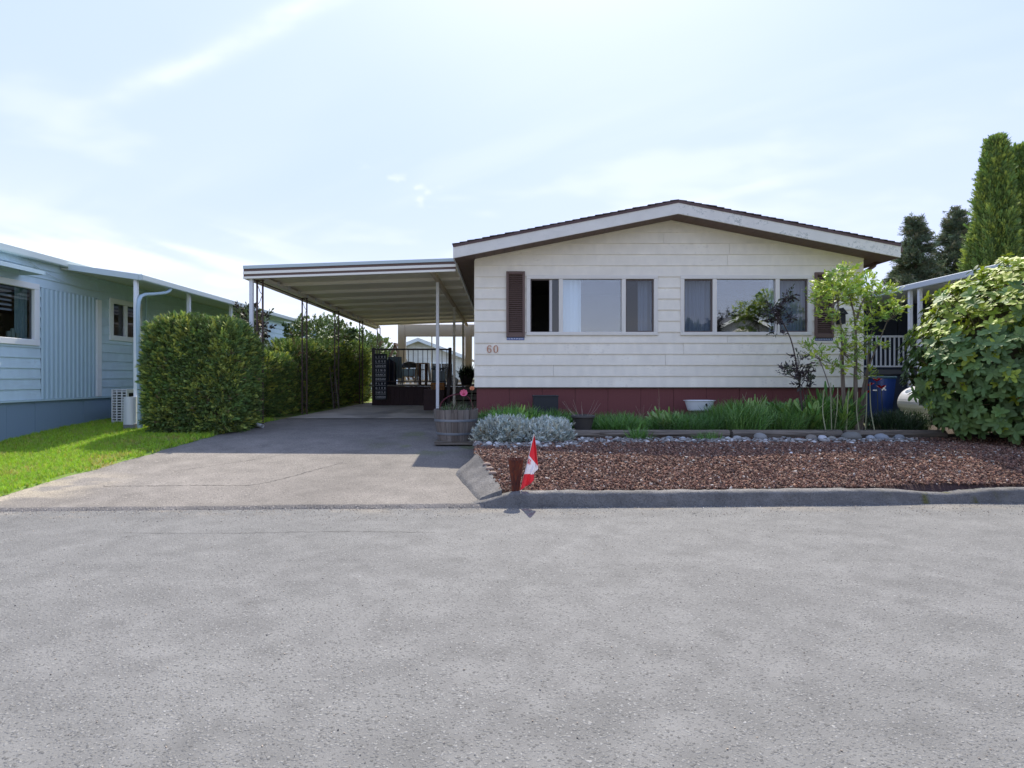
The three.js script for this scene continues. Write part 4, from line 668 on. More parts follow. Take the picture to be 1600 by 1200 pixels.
  part('post_sleeve', [new THREE.CylinderGeometry(0.125, 0.13, 0.50, 4, 1).rotateY(Math.PI / 4).translate(ox - 0.10, 0.80, -10.95)], M.white, pr); part('post_footing', box(0.2, 0.14, 0.2, ox - 0.09, 0.49, -10.96), std([0.2, 0.2, 0.19], 0.9), pr);

  const hp = thing('heat_pump', 'white outdoor heat pump unit with slotted side by the blue house', 'heat pump', [-7.46, 0.46, 12.25]);
  part('casing', [box(0.30, 0.02, 1.0, 0, 0.70, 0), box(0.30, 0.05, 1.0, 0, 0.045, 0), box(0.02, 0.62, 1.0, -0.14, 0.38, 0), box(0.30, 0.62, 0.02, 0, 0.38, -0.49), box(0.02, 0.62, 0.30, 0.14, 0.38, -0.34), box(0.02, 0.62, 0.06, 0.14, 0.38, 0.47), box(0.02, 0.05, 0.64, 0.14, 0.665, 0.13), box(0.02, 0.05, 0.64, 0.14, 0.095, 0.13)], M.white, hp);
  part('side_grille', [...Array.from({ length: 12 }, (_, i) => box(0.30, 0.02, 0.018, 0, 0.09 + i * 0.052, 0.49)), ...[-0.14, -0.05, 0.05, 0.14].map((x) => box(0.022, 0.64, 0.02, x, 0.38, 0.491))], M.white, hp);
  part('core', box(0.22, 0.58, 0.9, -0.01, 0.37, -0.01), M.dark, hp);
  const gr = []; for (let i = 1; i < 8; i++) gr.push(new THREE.TorusGeometry(0.035 * i, 0.0045, 4, 28).rotateY(Math.PI / 2).translate(0.15, 0.38, 0.13)); for (let i = 0; i < 8; i++) gr.push(box(0.008, 0.52, 0.006, 0.148, 0.38, 0.13, i * Math.PI / 8)); part('fan_grille', gr, std([0.3, 0.3, 0.3], 0.5), hp);
  for (const z of [-0.35, 0.35]) part('foot', box(0.34, 0.03, 0.06, 0, 0.012, z), M.dark, hp);
}

// ------------------------------------------------------------------ the neighbour on the other side, half hidden by shrubs
{
  const o = thing('neighbour_porch', 'dark blue house with white railed porch and sloping metal awning', 'house'), navy = std([0.035, 0.045, 0.07], 0.7);
  const ex = 9.12;
  const rf = holder('awning', o);
  part('panel', prism([[ex, 3.36], [13.6, 3.62], [13.6, 3.67], [ex, 3.41]], 8.2, -18.6), std([0.78, 0.76, 0.7], 0.6), rf);
  part('gutter', span(ex - 0.10, ex + 0.02, 3.34, 3.47, 10.3, 18.7, 0.02), std([0.52, 0.56, 0.58], 0.4), rf);
  part('front_trim', prism([[ex, 3.33], [13.6, 3.59], [13.6, 3.70], [ex, 3.44]], 0.04, -10.42), std([0.52, 0.56, 0.58], 0.4), rf);
  for (const Z of [13.42, 13.11, 16.8]) part('post', span(ex - 0.03, ex + 0.045, 0.4, 3.40, Z - 0.035, Z + 0.035, 0.006), M.white, o);
  part('porch_floor', span(8.85, 13.6, 1.48, 1.60, 14.95, 17.3), std([0.12, 0.12, 0.12], 0.8), o);
  for (let x = 8.9; x < 13.5; x += 0.3) part('skirt_board', span(x, x + 0.29, 0.4, 1.47, 15.02, 15.05), navy, o);
  const wall = holder('wall', o); for (let x = 8.6; x < 13.6; x += 0.2) part('board', span(x + 0.004, x + 0.196, 0.4, 3.8, 17.3 - (Math.round(x * 5) % 2) * 0.012, 17.36), navy, wall);
  const win = holder('window', o); part('frame', [span(9.05, 9.13, 1.75, 3.2, 17.2, 17.29), span(9.85, 9.93, 1.75, 3.2, 17.2, 17.29), span(9.13, 9.85, 3.12, 3.2, 17.2, 17.29), span(9.13, 9.85, 1.75, 1.83, 17.2, 17.29)], std([0.14, 0.13, 0.13], 0.5), win); part('pane', new THREE.PlaneGeometry(0.72, 1.29).translate(9.49, 2.475, -17.25), std([0.06, 0.07, 0.075], 0.1), win);
  part('body', [span(13.6, 19, 0.4, 3.4, 12, 26), span(8.6, 19, 0.4, 3.35, 17.4, 26)], navy, o); part('main_roof', [span(8.5, 13.55, 3.36, 3.44, 17.5, 26.2), span(13.65, 19.2, 3.42, 3.5, 11.9, 26.2)], greyRoof, o);
  const rl = holder('railing', o); part('top_rail', span(8.88, 11.6, 2.40, 2.45, 14.98, 15.03), M.white, rl); part('bottom_rail', span(8.88, 11.6, 1.66, 1.70, 14.98, 15.03), M.white, rl);
  for (let x = 8.9; x < 11.6; x += 0.112) part('baluster', span(x, x + 0.026, 1.70, 2.40, 14.99, 15.02), M.white, rl);
  const bins = (name, label, x, Z, c, lidC, logo) => {
    const b = thing(name, label, 'bin', [x, 0.42, Z], 0, 'wheeled bins beside the porch'), bm = std(c, 0.45);
    part('body', (() => { const g = new THREE.CylinderGeometry(0.42, 0.33, 0.92, 4, 1).rotateY(Math.PI / 4); return g.scale(1, 1, 1.1).translate(0, 0.50, 0); })(), bm, b);
    part('lid', [rbox(0.64, 0.05, 0.70, 0.02, 0, 0.985, 0), box(0.5, 0.03, 0.05, 0, 1.0, -0.36)], std(lidC, 0.45), b);
    for (const s of [-1, 1]) part('wheel', new THREE.CylinderGeometry(0.11, 0.11, 0.06, 18).rotateZ(Math.PI / 2).translate(s * 0.27, 0.11, -0.27), M.dark, b);
    if (logo) { const mk = []; for (const [dx, dy, w, h] of [[0.0, 0.78, 0.08, 0.025], [0, 0.74, 0.05, 0.05], [-0.035, 0.71, 0.03, 0.03], [0.035, 0.71, 0.03, 0.03], [-0.19, 0.70, 0.10, 0.028]]) mk.push(box(w, h, 0.004, dx + 0.03, dy, 0.300 + (dy - 0.5) * 0.075)); part('emblem', mk, M.white, b); }
  };
  bins('wheeled_bin', 'blue wheeled bin with white emblem behind the red tulips', 8.42, 13.6, [0.012, 0.045, 0.20], [0.02, 0.07, 0.10], true);
  bins('wheeled_bin', 'dark green lidded bin mostly hidden behind the blue bin', 8.5, 14.35, [0.015, 0.06, 0.045], [0.03, 0.11, 0.09], false);
  // a white car, only its rounded front corner in view
  const car = thing('parked_car', 'white car front parked between the blue bin and the rhododendron', 'car', [9.5, 0.42, 12.0]), cw = new THREE.MeshPhysicalMaterial({ color: rgb(0.72, 0.73, 0.74), roughness: 0.3, clearcoat: 0.6 });
  const hull = (list, w) => { const s = new THREE.Shape(new THREE.CatmullRomCurve3(list.map(([x, y]) => v3(x, y, 0)), true, 'centripetal').getPoints(48).slice(0, -1).map((q) => new THREE.Vector2(q.x, q.y))); return new THREE.ExtrudeGeometry(s, { depth: w - 0.3, bevelEnabled: true, bevelThickness: 0.15, bevelSize: 0.13, bevelSegments: 4 }).translate(0, 0, -(w - 0.3) / 2); };
  part('body', hull([[-0.95, 0.38], [3.0, 0.35], [3.05, 0.7], [2.6, 0.82], [0.4, 0.82], [-0.55, 0.72], [-0.92, 0.58]], 1.72), cw, car);
  part('cabin', hull([[0.35, 0.85], [2.55, 0.85], [2.2, 1.26], [1.0, 1.28]], 1.5), std([0.03, 0.035, 0.04], 0.1), car);
  for (const z of [-0.80, 0.80]) { for (const x of [-0.15, 2.3]) { const w = part('wheel', new THREE.CylinderGeometry(0.31, 0.31, 0.2, 24).rotateX(Math.PI / 2).translate(x, 0.31, z), M.dark, car); part('rim', new THREE.CylinderGeometry(0.19, 0.19, 0.21, 16).rotateX(Math.PI / 2).translate(x, 0.31, z * 1.005), M.hoop, w); } part('headlight', new THREE.SphereGeometry(0.14, 12, 8).scale(0.7, 0.55, 1).translate(-0.93, 0.66, z * 0.72), M.glassPlain, car); }
}

// ------------------------------------------------------------------ foliage pieces
function leafGeo(len, wid, fold = 0.18, droop = 0.25, seg = 3) {          // one leaf along +y, folded on its midrib and drooping
  const P = [], I = [];
  for (let i = 0; i <= seg; i++) { const t = Math.sin((i / seg) * Math.PI / 2), w = wid * Math.max(0.06, Math.pow(Math.max(0, 1 - Math.pow(Math.abs(2 * t - 1.05) / 1.05, 2.4)), 0.6)), y = len * t, z = -droop * len * t * t; P.push(-w, y, z + fold * w, 0, y, z, w, y, z + fold * w); }
  for (let i = 0; i < seg; i++) { const a = i * 3; for (const k of [0, 1]) I.push(a + k, a + k + 1, a + k + 3, a + k + 3, a + k + 1, a + k + 4); }
  const g = new THREE.BufferGeometry(); g.setAttribute('position', new THREE.Float32BufferAttribute(P, 3)); g.setIndex(I); g.computeVertexNormals(); return g;
}
function spray(n, len, wid, spread, seed, flat = 0.5) {                   // a little fan of narrow leaves round a shoot along +y
  reseed(seed); const list = [];
  for (let i = 0; i < n; i++) {
    const t = (i + 0.5) / n, g = leafGeo(len * rr(0.35, 0.6), wid * rr(0.7, 1.2), 0.1, rr(-0.1, 0.4), 2), a = rr(0, 6.283);
    g.rotateX(spread * rr(0.5, 1.2)); g.rotateY(rnd() < flat ? (i % 2 ? 0 : Math.PI) + rr(-0.3, 0.3) : a); g.translate(0, len * t * 0.75, 0); list.push(plain(g));
  }
  return mergeGeometries(list);
}
const cedarSpray = spray(18, 0.15, 0.0072, 0.8, 5, 0.6), leafSpray = spray(7, 0.16, 0.026, 0.9, 6, 0.2), fineSpray = spray(9, 0.13, 0.012, 0.8, 7, 0.3);
// points on a rounded, uneven box or dome
function shellItems(n, { w, h, d, power = 4, rough = 0.10, inset = 0.16, size, colour, tip, base = 0, up = 0.5, freq = 2.2, shift = 0, bottom = 0.0 }) {
  const out = [];
  while (out.length < n) {
    const dir = v3(rr(-1, 1), rr(-1, 1), rr(-1, 1)); if (dir.lengthSq() > 1 || dir.lengthSq() < 0.01) continue; dir.normalize();
    const e = Math.pow(Math.pow(Math.abs(dir.x), power) + Math.pow(Math.abs(dir.y), power) + Math.pow(Math.abs(dir.z), power), -1 / power);
    const k = e * (1 + rough * (fbm(dir.x * freq + 7 + shift, dir.y * freq + dir.z * freq * 1.3 + shift, 3) - 0.5) * 2) * (1 - inset * Math.pow(rnd(), 1.6));
    const p = v3(dir.x * k * w / 2, h / 2 + dir.y * k * h / 2 + base, dir.z * k * d / 2); if (p.y < bottom) continue;
    const nrm = v3(Math.sign(dir.x) * Math.pow(Math.abs(dir.x * e), power - 1) / w, Math.sign(dir.y) * Math.pow(Math.abs(dir.y * e), power - 1) / h, Math.sign(dir.z) * Math.pow(Math.abs(dir.z * e), power - 1) / d).normalize();
    const q = nrm.clone().add(v3(rr(-0.7, 0.7), up + rr(-0.4, 0.4), rr(-0.7, 0.7)));
    const patch = 0.75 + 0.5 * fbm(p.x * 2.6 + shift, p.y * 2.6 + p.z * 2.1, 3), c = (rnd() < tip[3] * (0.4 + 1.2 * smooth(0.4, 0.62, fbm(p.x * 4 + shift, p.y * 3 + p.z * 4, 2))) ? vary(tip, 0.25, 0.1) : rnd() < 0.03 ? vary([0.24, 0.17, 0.08], 0.3) : vary(colour, 0.4, 0.14)).map((k) => k * patch);
    out.push({ p, q: aim(q, rr(0, 6.3)), s: size * rr(0.5, 1.55), c });
  }
  return out;
}
const lump = (w, h, d, power = 4, rough = 0.1, base = 0) => { const g = new THREE.IcosahedronGeometry(1, 4), p = g.attributes.position; for (let i = 0; i < p.count; i++) { const x = p.getX(i), y = p.getY(i), z = p.getZ(i), e = Math.pow(Math.abs(x) ** power + Math.abs(y) ** power + Math.abs(z) ** power, -1 / power) * (1 + rough * (fbm(x * 3 + 5, y * 3 + z * 4, 3) - 0.5) * 2); p.setXYZ(i, x * e * w / 2, h / 2 + y * e * h / 2 + base, z * e * d / 2); } g.computeVertexNormals(); return g; };
const coreMat = std([0.12, 0.105, 0.06], 1);  // twig brown for the solid cores added inside foliage

function hedge(label, x, Z, y, w, h, d, n, seed, o = {}) {
  reseed(seed);
  const t = thing('hedge', label, 'hedge', [x, y, Z], 0, 'clipped hedges along the carport');
  part('inner_core', lump(w * 0.84, h * 0.9, d * 0.84, 5, 0.05, 0.03), coreMat, t);  // solid core added inside the hedge to block see-through, not modelled branches
  scatter('foliage', cedarSpray, M.needle, shellItems(n, { w, h, d, power: 6, rough: 0.05, inset: 0.16, size: 0.9, colour: [0.15, 0.235, 0.05], tip: [0.44, 0.50, 0.10, 0.24], shift: seed, bottom: 0.02, ...o }), t);
  const st = []; for (let i = 0; i < 4; i++) st.push(tube([v3(rr(-0.3, 0.3) * w, -0.03, rr(-0.3, 0.3) * d), v3(rr(-0.3, 0.3) * w, h * 0.4, 0)], [0.03, 0.015], 6)); part('stems', st, M.bark, t);
  return t;
}
hedge('large square clipped hedge on the lawn in front of the carport post', -5.44, 11.0, 0.42, 1.54, 1.90, 1.1, 21000, 201, { rough: 0.10, power: 7, freq: 3.2 });
hedge('low dark clipped hedge just behind the front lattice post', -5.52, 13.85, 0.42, 0.95, 1.42, 2.1, 8000, 202);
hedge('middle clipped hedge behind the wooden trellis', -5.50, 16.3, 0.42, 0.98, 1.85, 2.5, 8000, 203);
hedge('clipped hedge between the trellis and the deck', -5.50, 18.95, 0.42, 1.0, 2.0, 2.6, 8000, 204);
hedge('last clipped hedge of the row, beside the deck', -5.5, 21.8, 0.42, 1.0, 2.15, 2.7, 7000, 205);

function bush(name, label, x, Z, y, w, h, d, n, seed, geo, mat, o) {
  reseed(seed); const t = thing(name, label, 'shrub', [x, y, Z]);
  scatter('foliage', geo, mat, shellItems(n, { w, h, d, power: 2.2, rough: 0.28, inset: 0.55, size: 1, shift: seed, tip: [0.14, 0.2, 0.05, 0.2], colour: [0.06, 0.10, 0.03], freq: 3, ...o }), t);
  const st = []; for (let i = 0; i < 6; i++) { const a = rr(0, 6.3), r = rr(0.1, 0.35); st.push(tube([v3(Math.cos(a) * 0.06, -0.02, Math.sin(a) * 0.06), v3(Math.cos(a) * r * w * 0.4, (h + (o.base || 0)) * 0.45, Math.sin(a) * r * d * 0.4), v3(Math.cos(a) * r * w, (h + (o.base || 0)) * 0.85, Math.sin(a) * r * d)], [0.025, 0.014, 0.005], 6)); } part('stems', st, M.bark, t);
  return t;
}
bush('leafy_shrub', 'loose leafy shrub rising above the hedges behind the carport', -5.9, 19.5, 0.42, 2.0, 1.0, 2.4, 900, 301, leafSpray, M.leaf, { base: 1.85, size: 0.9, colour: [0.13, 0.19, 0.05] });
bush('leafy_shrub', 'rounded green shrub beyond the last hedge, near the far houses', -7.2, 27.5, 0.42, 4.6, 1.7, 3.5, 1500, 302, leafSpray, M.leaf, { base: 1.2, size: 1.5, colour: [0.15, 0.22, 0.06] });
bush('leafy_shrub', 'sparse dark shrub sprigs beside the front lattice post', -5.18, 12.55, 0.42, 0.75, 0.75, 0.5, 110, 303, leafSpray, M.leaf, { base: 1.75, size: 0.75, inset: 0.9, colour: [0.045, 0.04, 0.022], tip: [0.12, 0.15, 0.04, 0.3] });
bush('leafy_shrub', 'broad green shrub over the awning behind the home', 9.6, 22, 0.42, 5.5, 2.6, 3, 2600, 304, leafSpray, M.leaf, { base: 2.2, size: 1.3, colour: [0.17, 0.27, 0.06] });

// ------------------------------------------------------------------ conifers
function columnCedar(label, x, Z, h, w, n, seed) {
  reseed(seed); const t = thing('columnar_cedar', label, 'tree', [x, 0.4, Z], 0, 'columnar cedars');
  part('trunk', tube([v3(0, -0.05, 0), v3(0.05, h * 0.5, 0), v3(0, h * 0.95, 0)], [0.16, 0.10, 0.02], 8), M.bark, t);
  const its = [];
  for (let i = 0; i < n; i++) {
    const a = rr(0, 6.283), v = Math.pow(rnd(), 0.8), prof = Math.pow(1 - v, 0.72) * (0.75 + 0.25 * smooth(0, 0.25, v));
    const plume = 0.60 + 0.45 * smooth(0.3, 0.72, noise2(a * 2.4 + seed, v * 2.6 + a * 0.5)) + 0.28 * noise2(a * 7 + seed, v * 16), r = w / 2 * prof * plume * (1 - 0.45 * Math.pow(rnd(), 2.2)) + 0.03;
    const p = v3(Math.cos(a) * r, 0.25 + v * (h - 0.2), Math.sin(a) * r), q = v3(Math.cos(a) * 0.55, 1, Math.sin(a) * 0.55).add(v3(rr(-0.4, 0.4), rr(-0.2, 0.2), rr(-0.4, 0.4)));
    its.push({ p, q: aim(q, rr(0, 6.3)), s: rr(1.0, 2.6), c: rnd() < 0.28 ? vary([0.36, 0.44, 0.07], 0.25) : vary([0.165, 0.26, 0.05], 0.35, 0.1) });
  }
  const cr = scatter('crown', cedarSpray, M.needle, its, t); return t;
}
columnCedar('tall columnar cedar nearest the awning with a pointed top', X(1556, 19.5), 19.5, 8.5, 2.1, 9000, 401);
columnCedar('tall columnar cedar rising right behind the first one', X(1592, 20.3), 20.3, 8.5, 2.1, 8000, 402);
columnCedar('columnar cedar at the picture edge over the rhododendron', X(1632, 19.8), 19.8, 8.1, 2.1, 6000, 403);
const firSpray = spray(20, 0.30, 0.014, 0.95, 15, 0.5);
function fir(label, x, Z, h, w, n, seed) {
  reseed(seed); const t = thing('fir_tree', label, 'tree', [x, 0.4, Z], 0, 'dark conifers behind the awning');
  part('trunk', tube([v3(0, -0.05, 0), v3(0.1, h * 0.5, 0), v3(0, h * 0.97, 0)], [0.28, 0.16, 0.02], 8), M.bark, t);
  const its = [], limbs = [], nb = 90;
  for (let b = 0; b < nb; b++) {
    const v = Math.pow((b + rnd()) / nb, 0.9), a = rr(0, 6.283), L = w / 2 * (Math.pow(1 - v, 0.95) * rr(0.7, 1.15) + 0.02), y = h * (0.12 + 0.86 * v), droop = rr(0.05, 0.25);
    const end = v3(Math.cos(a) * L, y - L * droop, Math.sin(a) * L); limbs.push(rod(v3(0, y, 0), end, 0.025, 4));
    const m = Math.ceil(n / nb * (0.35 + 1.1 * (1 - v)));
    for (let i = 0; i < m; i++) { const k = Math.pow(rnd(), 0.7), p = v3(0, y, 0).lerp(end, k).add(v3(rr(-0.28, 0.28), rr(-0.22, 0.2), rr(-0.28, 0.28))); its.push({ p, q: aim(v3(Math.cos(a) + rr(-0.8, 0.8), rr(-0.2, 0.9), Math.sin(a) + rr(-0.8, 0.8)), rr(0, 6.3)), s: rr(1.0, 2.0) * (1.1 - 0.5 * v), c: rnd() < 0.16 ? vary([0.22, 0.20, 0.09], 0.3) : vary([0.125, 0.165, 0.075], 0.4, 0.1) }); }
  }
  part('limbs', limbs, M.bark, t); scatter('crown', firSpray, M.needle, its, t); return t;
}
fir('dark conical fir standing just past the gable end', X(1430, 34), 34, 10.1, 5.6, 9500, 411);
fir('taller dark fir between the conical fir and the cedars', X(1492, 35), 35, 10.9, 6.0, 10500, 412);
function leafTree(label, x, Z, h, w, n, seed, c) {
  reseed(seed); const t = thing('leafy_tree', label, 'tree', [x, 0.1, Z], 0, 'trees across the road');
  const limbs = [tube([v3(0, -0.05, 0), v3(0.1, h * 0.3, 0), v3(0, h * 0.6, 0.1)], [0.2, 0.14, 0.07], 8)]; for (let i = 0; i < 6; i++) { const a = i * 1.05 + rr(0, 0.5); limbs.push(tube([v3(0.05, h * rr(0.25, 0.45), 0), v3(Math.cos(a) * w * 0.18, h * 0.6, Math.sin(a) * w * 0.18), v3(Math.cos(a) * w * 0.34, h * 0.8, Math.sin(a) * w * 0.34)], [0.08, 0.05, 0.02], 6)); }
  part('trunk', limbs, M.bark, t);
  scatter('crown', leafSpray, M.leaf, shellItems(n, { w, h: h * 0.7, d: w, base: h * 0.3, power: 2.1, rough: 0.35, inset: 0.6, size: 2.6, colour: c, tip: [0.16, 0.2, 0.05, 0.2], freq: 3.4, shift: seed }), t);
}
leafTree('leafy tree beside the white gabled house across the road', 12.4, -16.5, 4.4, 2.6, 1300, 421, [0.06, 0.10, 0.03]);
leafTree('reddish leafy tree across the road past the gabled house', 19.4, -16.5, 4.3, 2.8, 1300, 422, [0.10, 0.09, 0.03]);

// ------------------------------------------------------------------ the rhododendron: whorls of big leaves over a dome
{
  reseed(501);
  const t = thing('rhododendron', 'huge rhododendron bush with whorled leathery leaves at the bed end', 'shrub', [8.75, 0.40, 8.95]);
  const A = 2.35, B = 2.95, D = 1.5, variants = [leafGeo(0.165, 0.038, 0.22, 0.22, 6), leafGeo(0.155, 0.035, 0.1, 0.45, 6), leafGeo(0.175, 0.041, 0.3, 0.08, 6)];
  part('inner_core', lump(A * 1.45, B * 0.82, D * 1.45, 2.4, 0.15, 0.06), coreMat, t);  // solid filler added behind the whorls so the dome is not see-through
  const stems = [], leaves = [];
  const shoots = 4200;
  for (let i = 0; i < shoots; i++) {
    const az = rr(0, 6.283), el = Math.asin(rr(-0.62, 1)), dir = v3(Math.cos(az) * Math.cos(el), Math.sin(el), Math.sin(az) * Math.cos(el));
    const k = (1 + 0.22 * (fbm(dir.x * 3 + 3, dir.y * 3 + dir.z * 3.5 + 9, 3) - 0.5) * 2) * (1 - 0.24 * Math.pow(rnd(), 1.6));
    const p = v3(dir.x * A * k, B * 0.43 + dir.y * B * 0.57 * k, dir.z * D * k); if (p.y < 0.08) continue;
    const up = v3(dir.x / A, dir.y / B * 1.2, dir.z / D).normalize().add(v3(rr(-0.35, 0.35), 0.55 + rr(-0.3, 0.3), rr(-0.35, 0.35))).normalize();
    if (i % 3 === 0) stems.push(rod(p.clone().addScaledVector(up, -0.35), p, 0.006, 5));
    const n = 6 + Math.floor(rnd() * 4), sunTinted = rnd() < (dir.y > 0.2 ? 0.75 : 0.12), tiltBase = rr(0.95, 1.45), spin = rr(0, 6.3), base = aim(up, spin), tone = sunTinted ? vary([0.36, 0.45, 0.03], 0.2, 0.08) : vary([0.125, 0.22, 0.05], 0.4, 0.1);  // sunlit top put into the leaf colour: yellow-green whorls crowd the crown
    for (let l = 0; l < n; l++) {
      const q = base.clone().multiply(spinY(l / n * 6.283 + rr(-0.25, 0.25))).multiply(new THREE.Quaternion().setFromEuler(new THREE.Euler(-(tiltBase + rr(-0.3, 0.25)) , 0, rr(-0.2, 0.2))));
      leaves.push({ p, q, s: rr(0.45, 0.92) * (sunTinted ? 0.85 : 1), c: vary(tone, 0.12), v: Math.floor(rnd() * 3) });
    }
    if (sunTinted && rnd() < 0.5) stems.push(new THREE.SphereGeometry(0.014, 6, 5).scale(1, 1.5, 1).applyQuaternion(base).translate(p.x, p.y, p.z));
  }
  part('branches', stems, std([0.16, 0.13, 0.06], 0.9), t);
  // the leaves nearest the road are meshes of their own, the rest one mass
  const near = leaves.filter((l) => { const w = l.p.clone().add(v3(8.75, 0.4, -8.95)), px = 783 + w.x * F / -w.z; return l.p.z > 0.6 && px < 1590; }).sort((a, b) => b.p.z - a.p.z).slice(0, 290), set = new Set(near);
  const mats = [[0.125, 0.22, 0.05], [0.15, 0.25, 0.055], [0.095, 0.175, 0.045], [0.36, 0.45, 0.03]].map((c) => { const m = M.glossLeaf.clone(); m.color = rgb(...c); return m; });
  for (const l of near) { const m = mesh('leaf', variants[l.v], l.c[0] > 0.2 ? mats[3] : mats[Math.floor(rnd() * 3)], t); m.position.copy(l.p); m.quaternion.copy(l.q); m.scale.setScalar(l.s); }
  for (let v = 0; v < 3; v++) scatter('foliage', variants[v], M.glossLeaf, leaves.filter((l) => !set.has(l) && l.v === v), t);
}

// ------------------------------------------------------------------ shrubs with visible stems by the home
function stemShrub(name, label, pos, stems, leafG, mat, barkMat, leafOf, seed) {
  reseed(seed); const t = thing(name, label, 'shrub', pos), its = [];
  for (const s of stems) {
    const pts = s.pts.map(([x, y, z]) => v3(x, y, z));
    part('stem', tube(pts, s.r, 7), s.mat || barkMat, t);
    for (const [x, y, z, r, n] of s.leaves || []) {
      const tip = pts[pts.length - 1], c = v3(x, y, z), twigs = [];
      for (let k = 0; k < 5; k++) { const e = c.clone().add(v3(rr(-r, r), rr(-r, r) * 0.7, rr(-r, r))); twigs.push(tube([tip.clone().lerp(c, rr(-0.2, 0.3)), tip.clone().lerp(e, 0.55).add(v3(0, -0.02, 0)), e], [0.006, 0.004, 0.002], 4)); }
      part('twigs', twigs, barkMat, t);
      for (let i = 0; i < n; i++) { const d = v3(rr(-1, 1), rr(-1, 1), rr(-1, 1)); if (d.lengthSq() > 1) { i--; continue; } its.push({ p: c.clone().add(v3(d.x * r, d.y * r * 0.8, d.z * r)), q: aim(v3(d.x + rr(-0.5, 0.5), 0.35 + rr(-0.6, 0.5), d.z + rr(-0.5, 0.5)), rr(0, 6.3)), s: rr(0.6, 1.25), c: leafOf() }); }
    }
  }
  scatter('foliage', leafG, mat, its, t); return t;
}
{
  // positions read at Z = 10.2; local x from the stool at picture column 1330
  const Z = 9.7, ux = (px) => X(px, Z) - X(1330, Z), uy = (py) => YP(py, Z) - 0.5;
  const L = (px, py, dz, r, n) => [ux(px), uy(py), dz, r * 1.2, Math.round(n * 0.9)];
  const peony = spray(7, 0.15, 0.014, 1.1, 33, 0.15);
  stemShrub('elder_shrub', 'many stemmed shrub with yellow green leaves at the home corner', [X(1330, Z), 0.5, Z], [
    { pts: [[ux(1322), -0.03, 0], [ux(1318), uy(600), 0], [ux(1312), uy(520), 0.05], [ux(1306), uy(470), 0.05]], r: [0.034, 0.024, 0.016, 0.009], leaves: [L(1300, 462, 0.05, 0.17, 60), L(1290, 450, 0.1, 0.16, 50), L(1320, 440, 0, 0.16, 60), L(1272, 470, 0.1, 0.10, 24), L(1322, 424, 0, 0.09, 24), L(1285, 490, 0.1, 0.08, 14), L(1300, 500, 0.1, 0.07, 10), L(1262, 458, 0.1, 0.06, 8)] },
    { pts: [[ux(1336), -0.03, 0.05], [ux(1334), uy(600), 0.05], [ux(1336), uy(500), 0], [ux(1326), uy(455), 0]], r: [0.042, 0.032, 0.02, 0.009], leaves: [L(1328, 455, 0, 0.16, 50), L(1345, 470, -0.1, 0.14, 36)] },
    { pts: [[ux(1338), uy(500), 0], [ux(1346), uy(470), 0.05], [ux(1362), uy(455), 0]], r: [0.02, 0.014, 0.007], leaves: [L(1365, 460, 0, 0.17, 40), L(1358, 490, 0.05, 0.15, 30), L(1360, 440, -0.1, 0.10, 20), L(1345, 505, 0.1, 0.08, 12), L(1385, 455, 0, 0.08, 12)] },
    { pts: [[ux(1344), -0.03, -0.05], [ux(1352), uy(590), 0], [ux(1368), uy(540), 0.05], [ux(1384), uy(500), 0.05]], r: [0.027, 0.02, 0.012, 0.006], leaves: [L(1388, 492, 0.05, 0.11, 24), L(1400, 480, 0.05, 0.08, 14), L(1375, 470, 0, 0.12, 26)] },
    { pts: [[ux(1350), -0.03, -0.1], [ux(1360), uy(600), -0.1], [ux(1364), uy(530), -0.1]], r: [0.03, 0.022, 0.012], leaves: [L(1364, 515, -0.1, 0.12, 24), L(1352, 550, 0, 0.10, 14), L(1372, 540, 0, 0.08, 10)] },
    { pts: [[ux(1316), -0.03, 0.1], [ux(1308), uy(590), 0.12], [ux(1308), uy(548), 0.12]], r: [0.02, 0.014, 0.006], leaves: [L(1312, 542, 0.12, 0.11, 26), L(1326, 560, 0.1, 0.09, 16), L(1300, 575, 0.15, 0.10, 18), L(1320, 520, 0.1, 0.09, 14), L(1345, 585, 0.1, 0.10, 16), L(1340, 535, 0.1, 0.08, 12)] },
    { pts: [[ux(1305), -0.03, 0.05], [ux(1292), uy(610), 0.1], [ux(1275), uy(560), 0.1]], r: [0.014, 0.010, 0.005], leaves: [L(1272, 552, 0.1, 0.10, 16), L(1288, 566, 0.1, 0.09, 12), L(1258, 545, 0.1, 0.07, 9)] },
    ...[1275, 1288, 1297, 1313, 1327, 1342, 1349].map((px) => ({ pts: [[ux(px) + rr(-0.03, 0.03), -0.03, rr(0.1, 0.3)], [ux(px), uy(640), 0.2], [ux(px) + rr(-0.02, 0.03), uy(rr(596, 615)), 0.2]], r: [0.009, 0.008, 0.006], mat: std([0.30, 0.30, 0.17], 0.8) })),
  ], peony, M.leaf, std([0.17, 0.135, 0.10], 0.95), () => (rnd() < 0.55 ? vary([0.50, 0.60, 0.07], 0.2, 0.08) : vary([0.28, 0.43, 0.07], 0.3, 0.08)), 601);
  const vx = (px) => X(px, Z) - X(1262, Z);
  const V = (px, py, dz, r, n) => [vx(px), uy(py), dz, r, n];
  const fern = spray(7, 0.13, 0.014, 1.0, 35, 0.3);
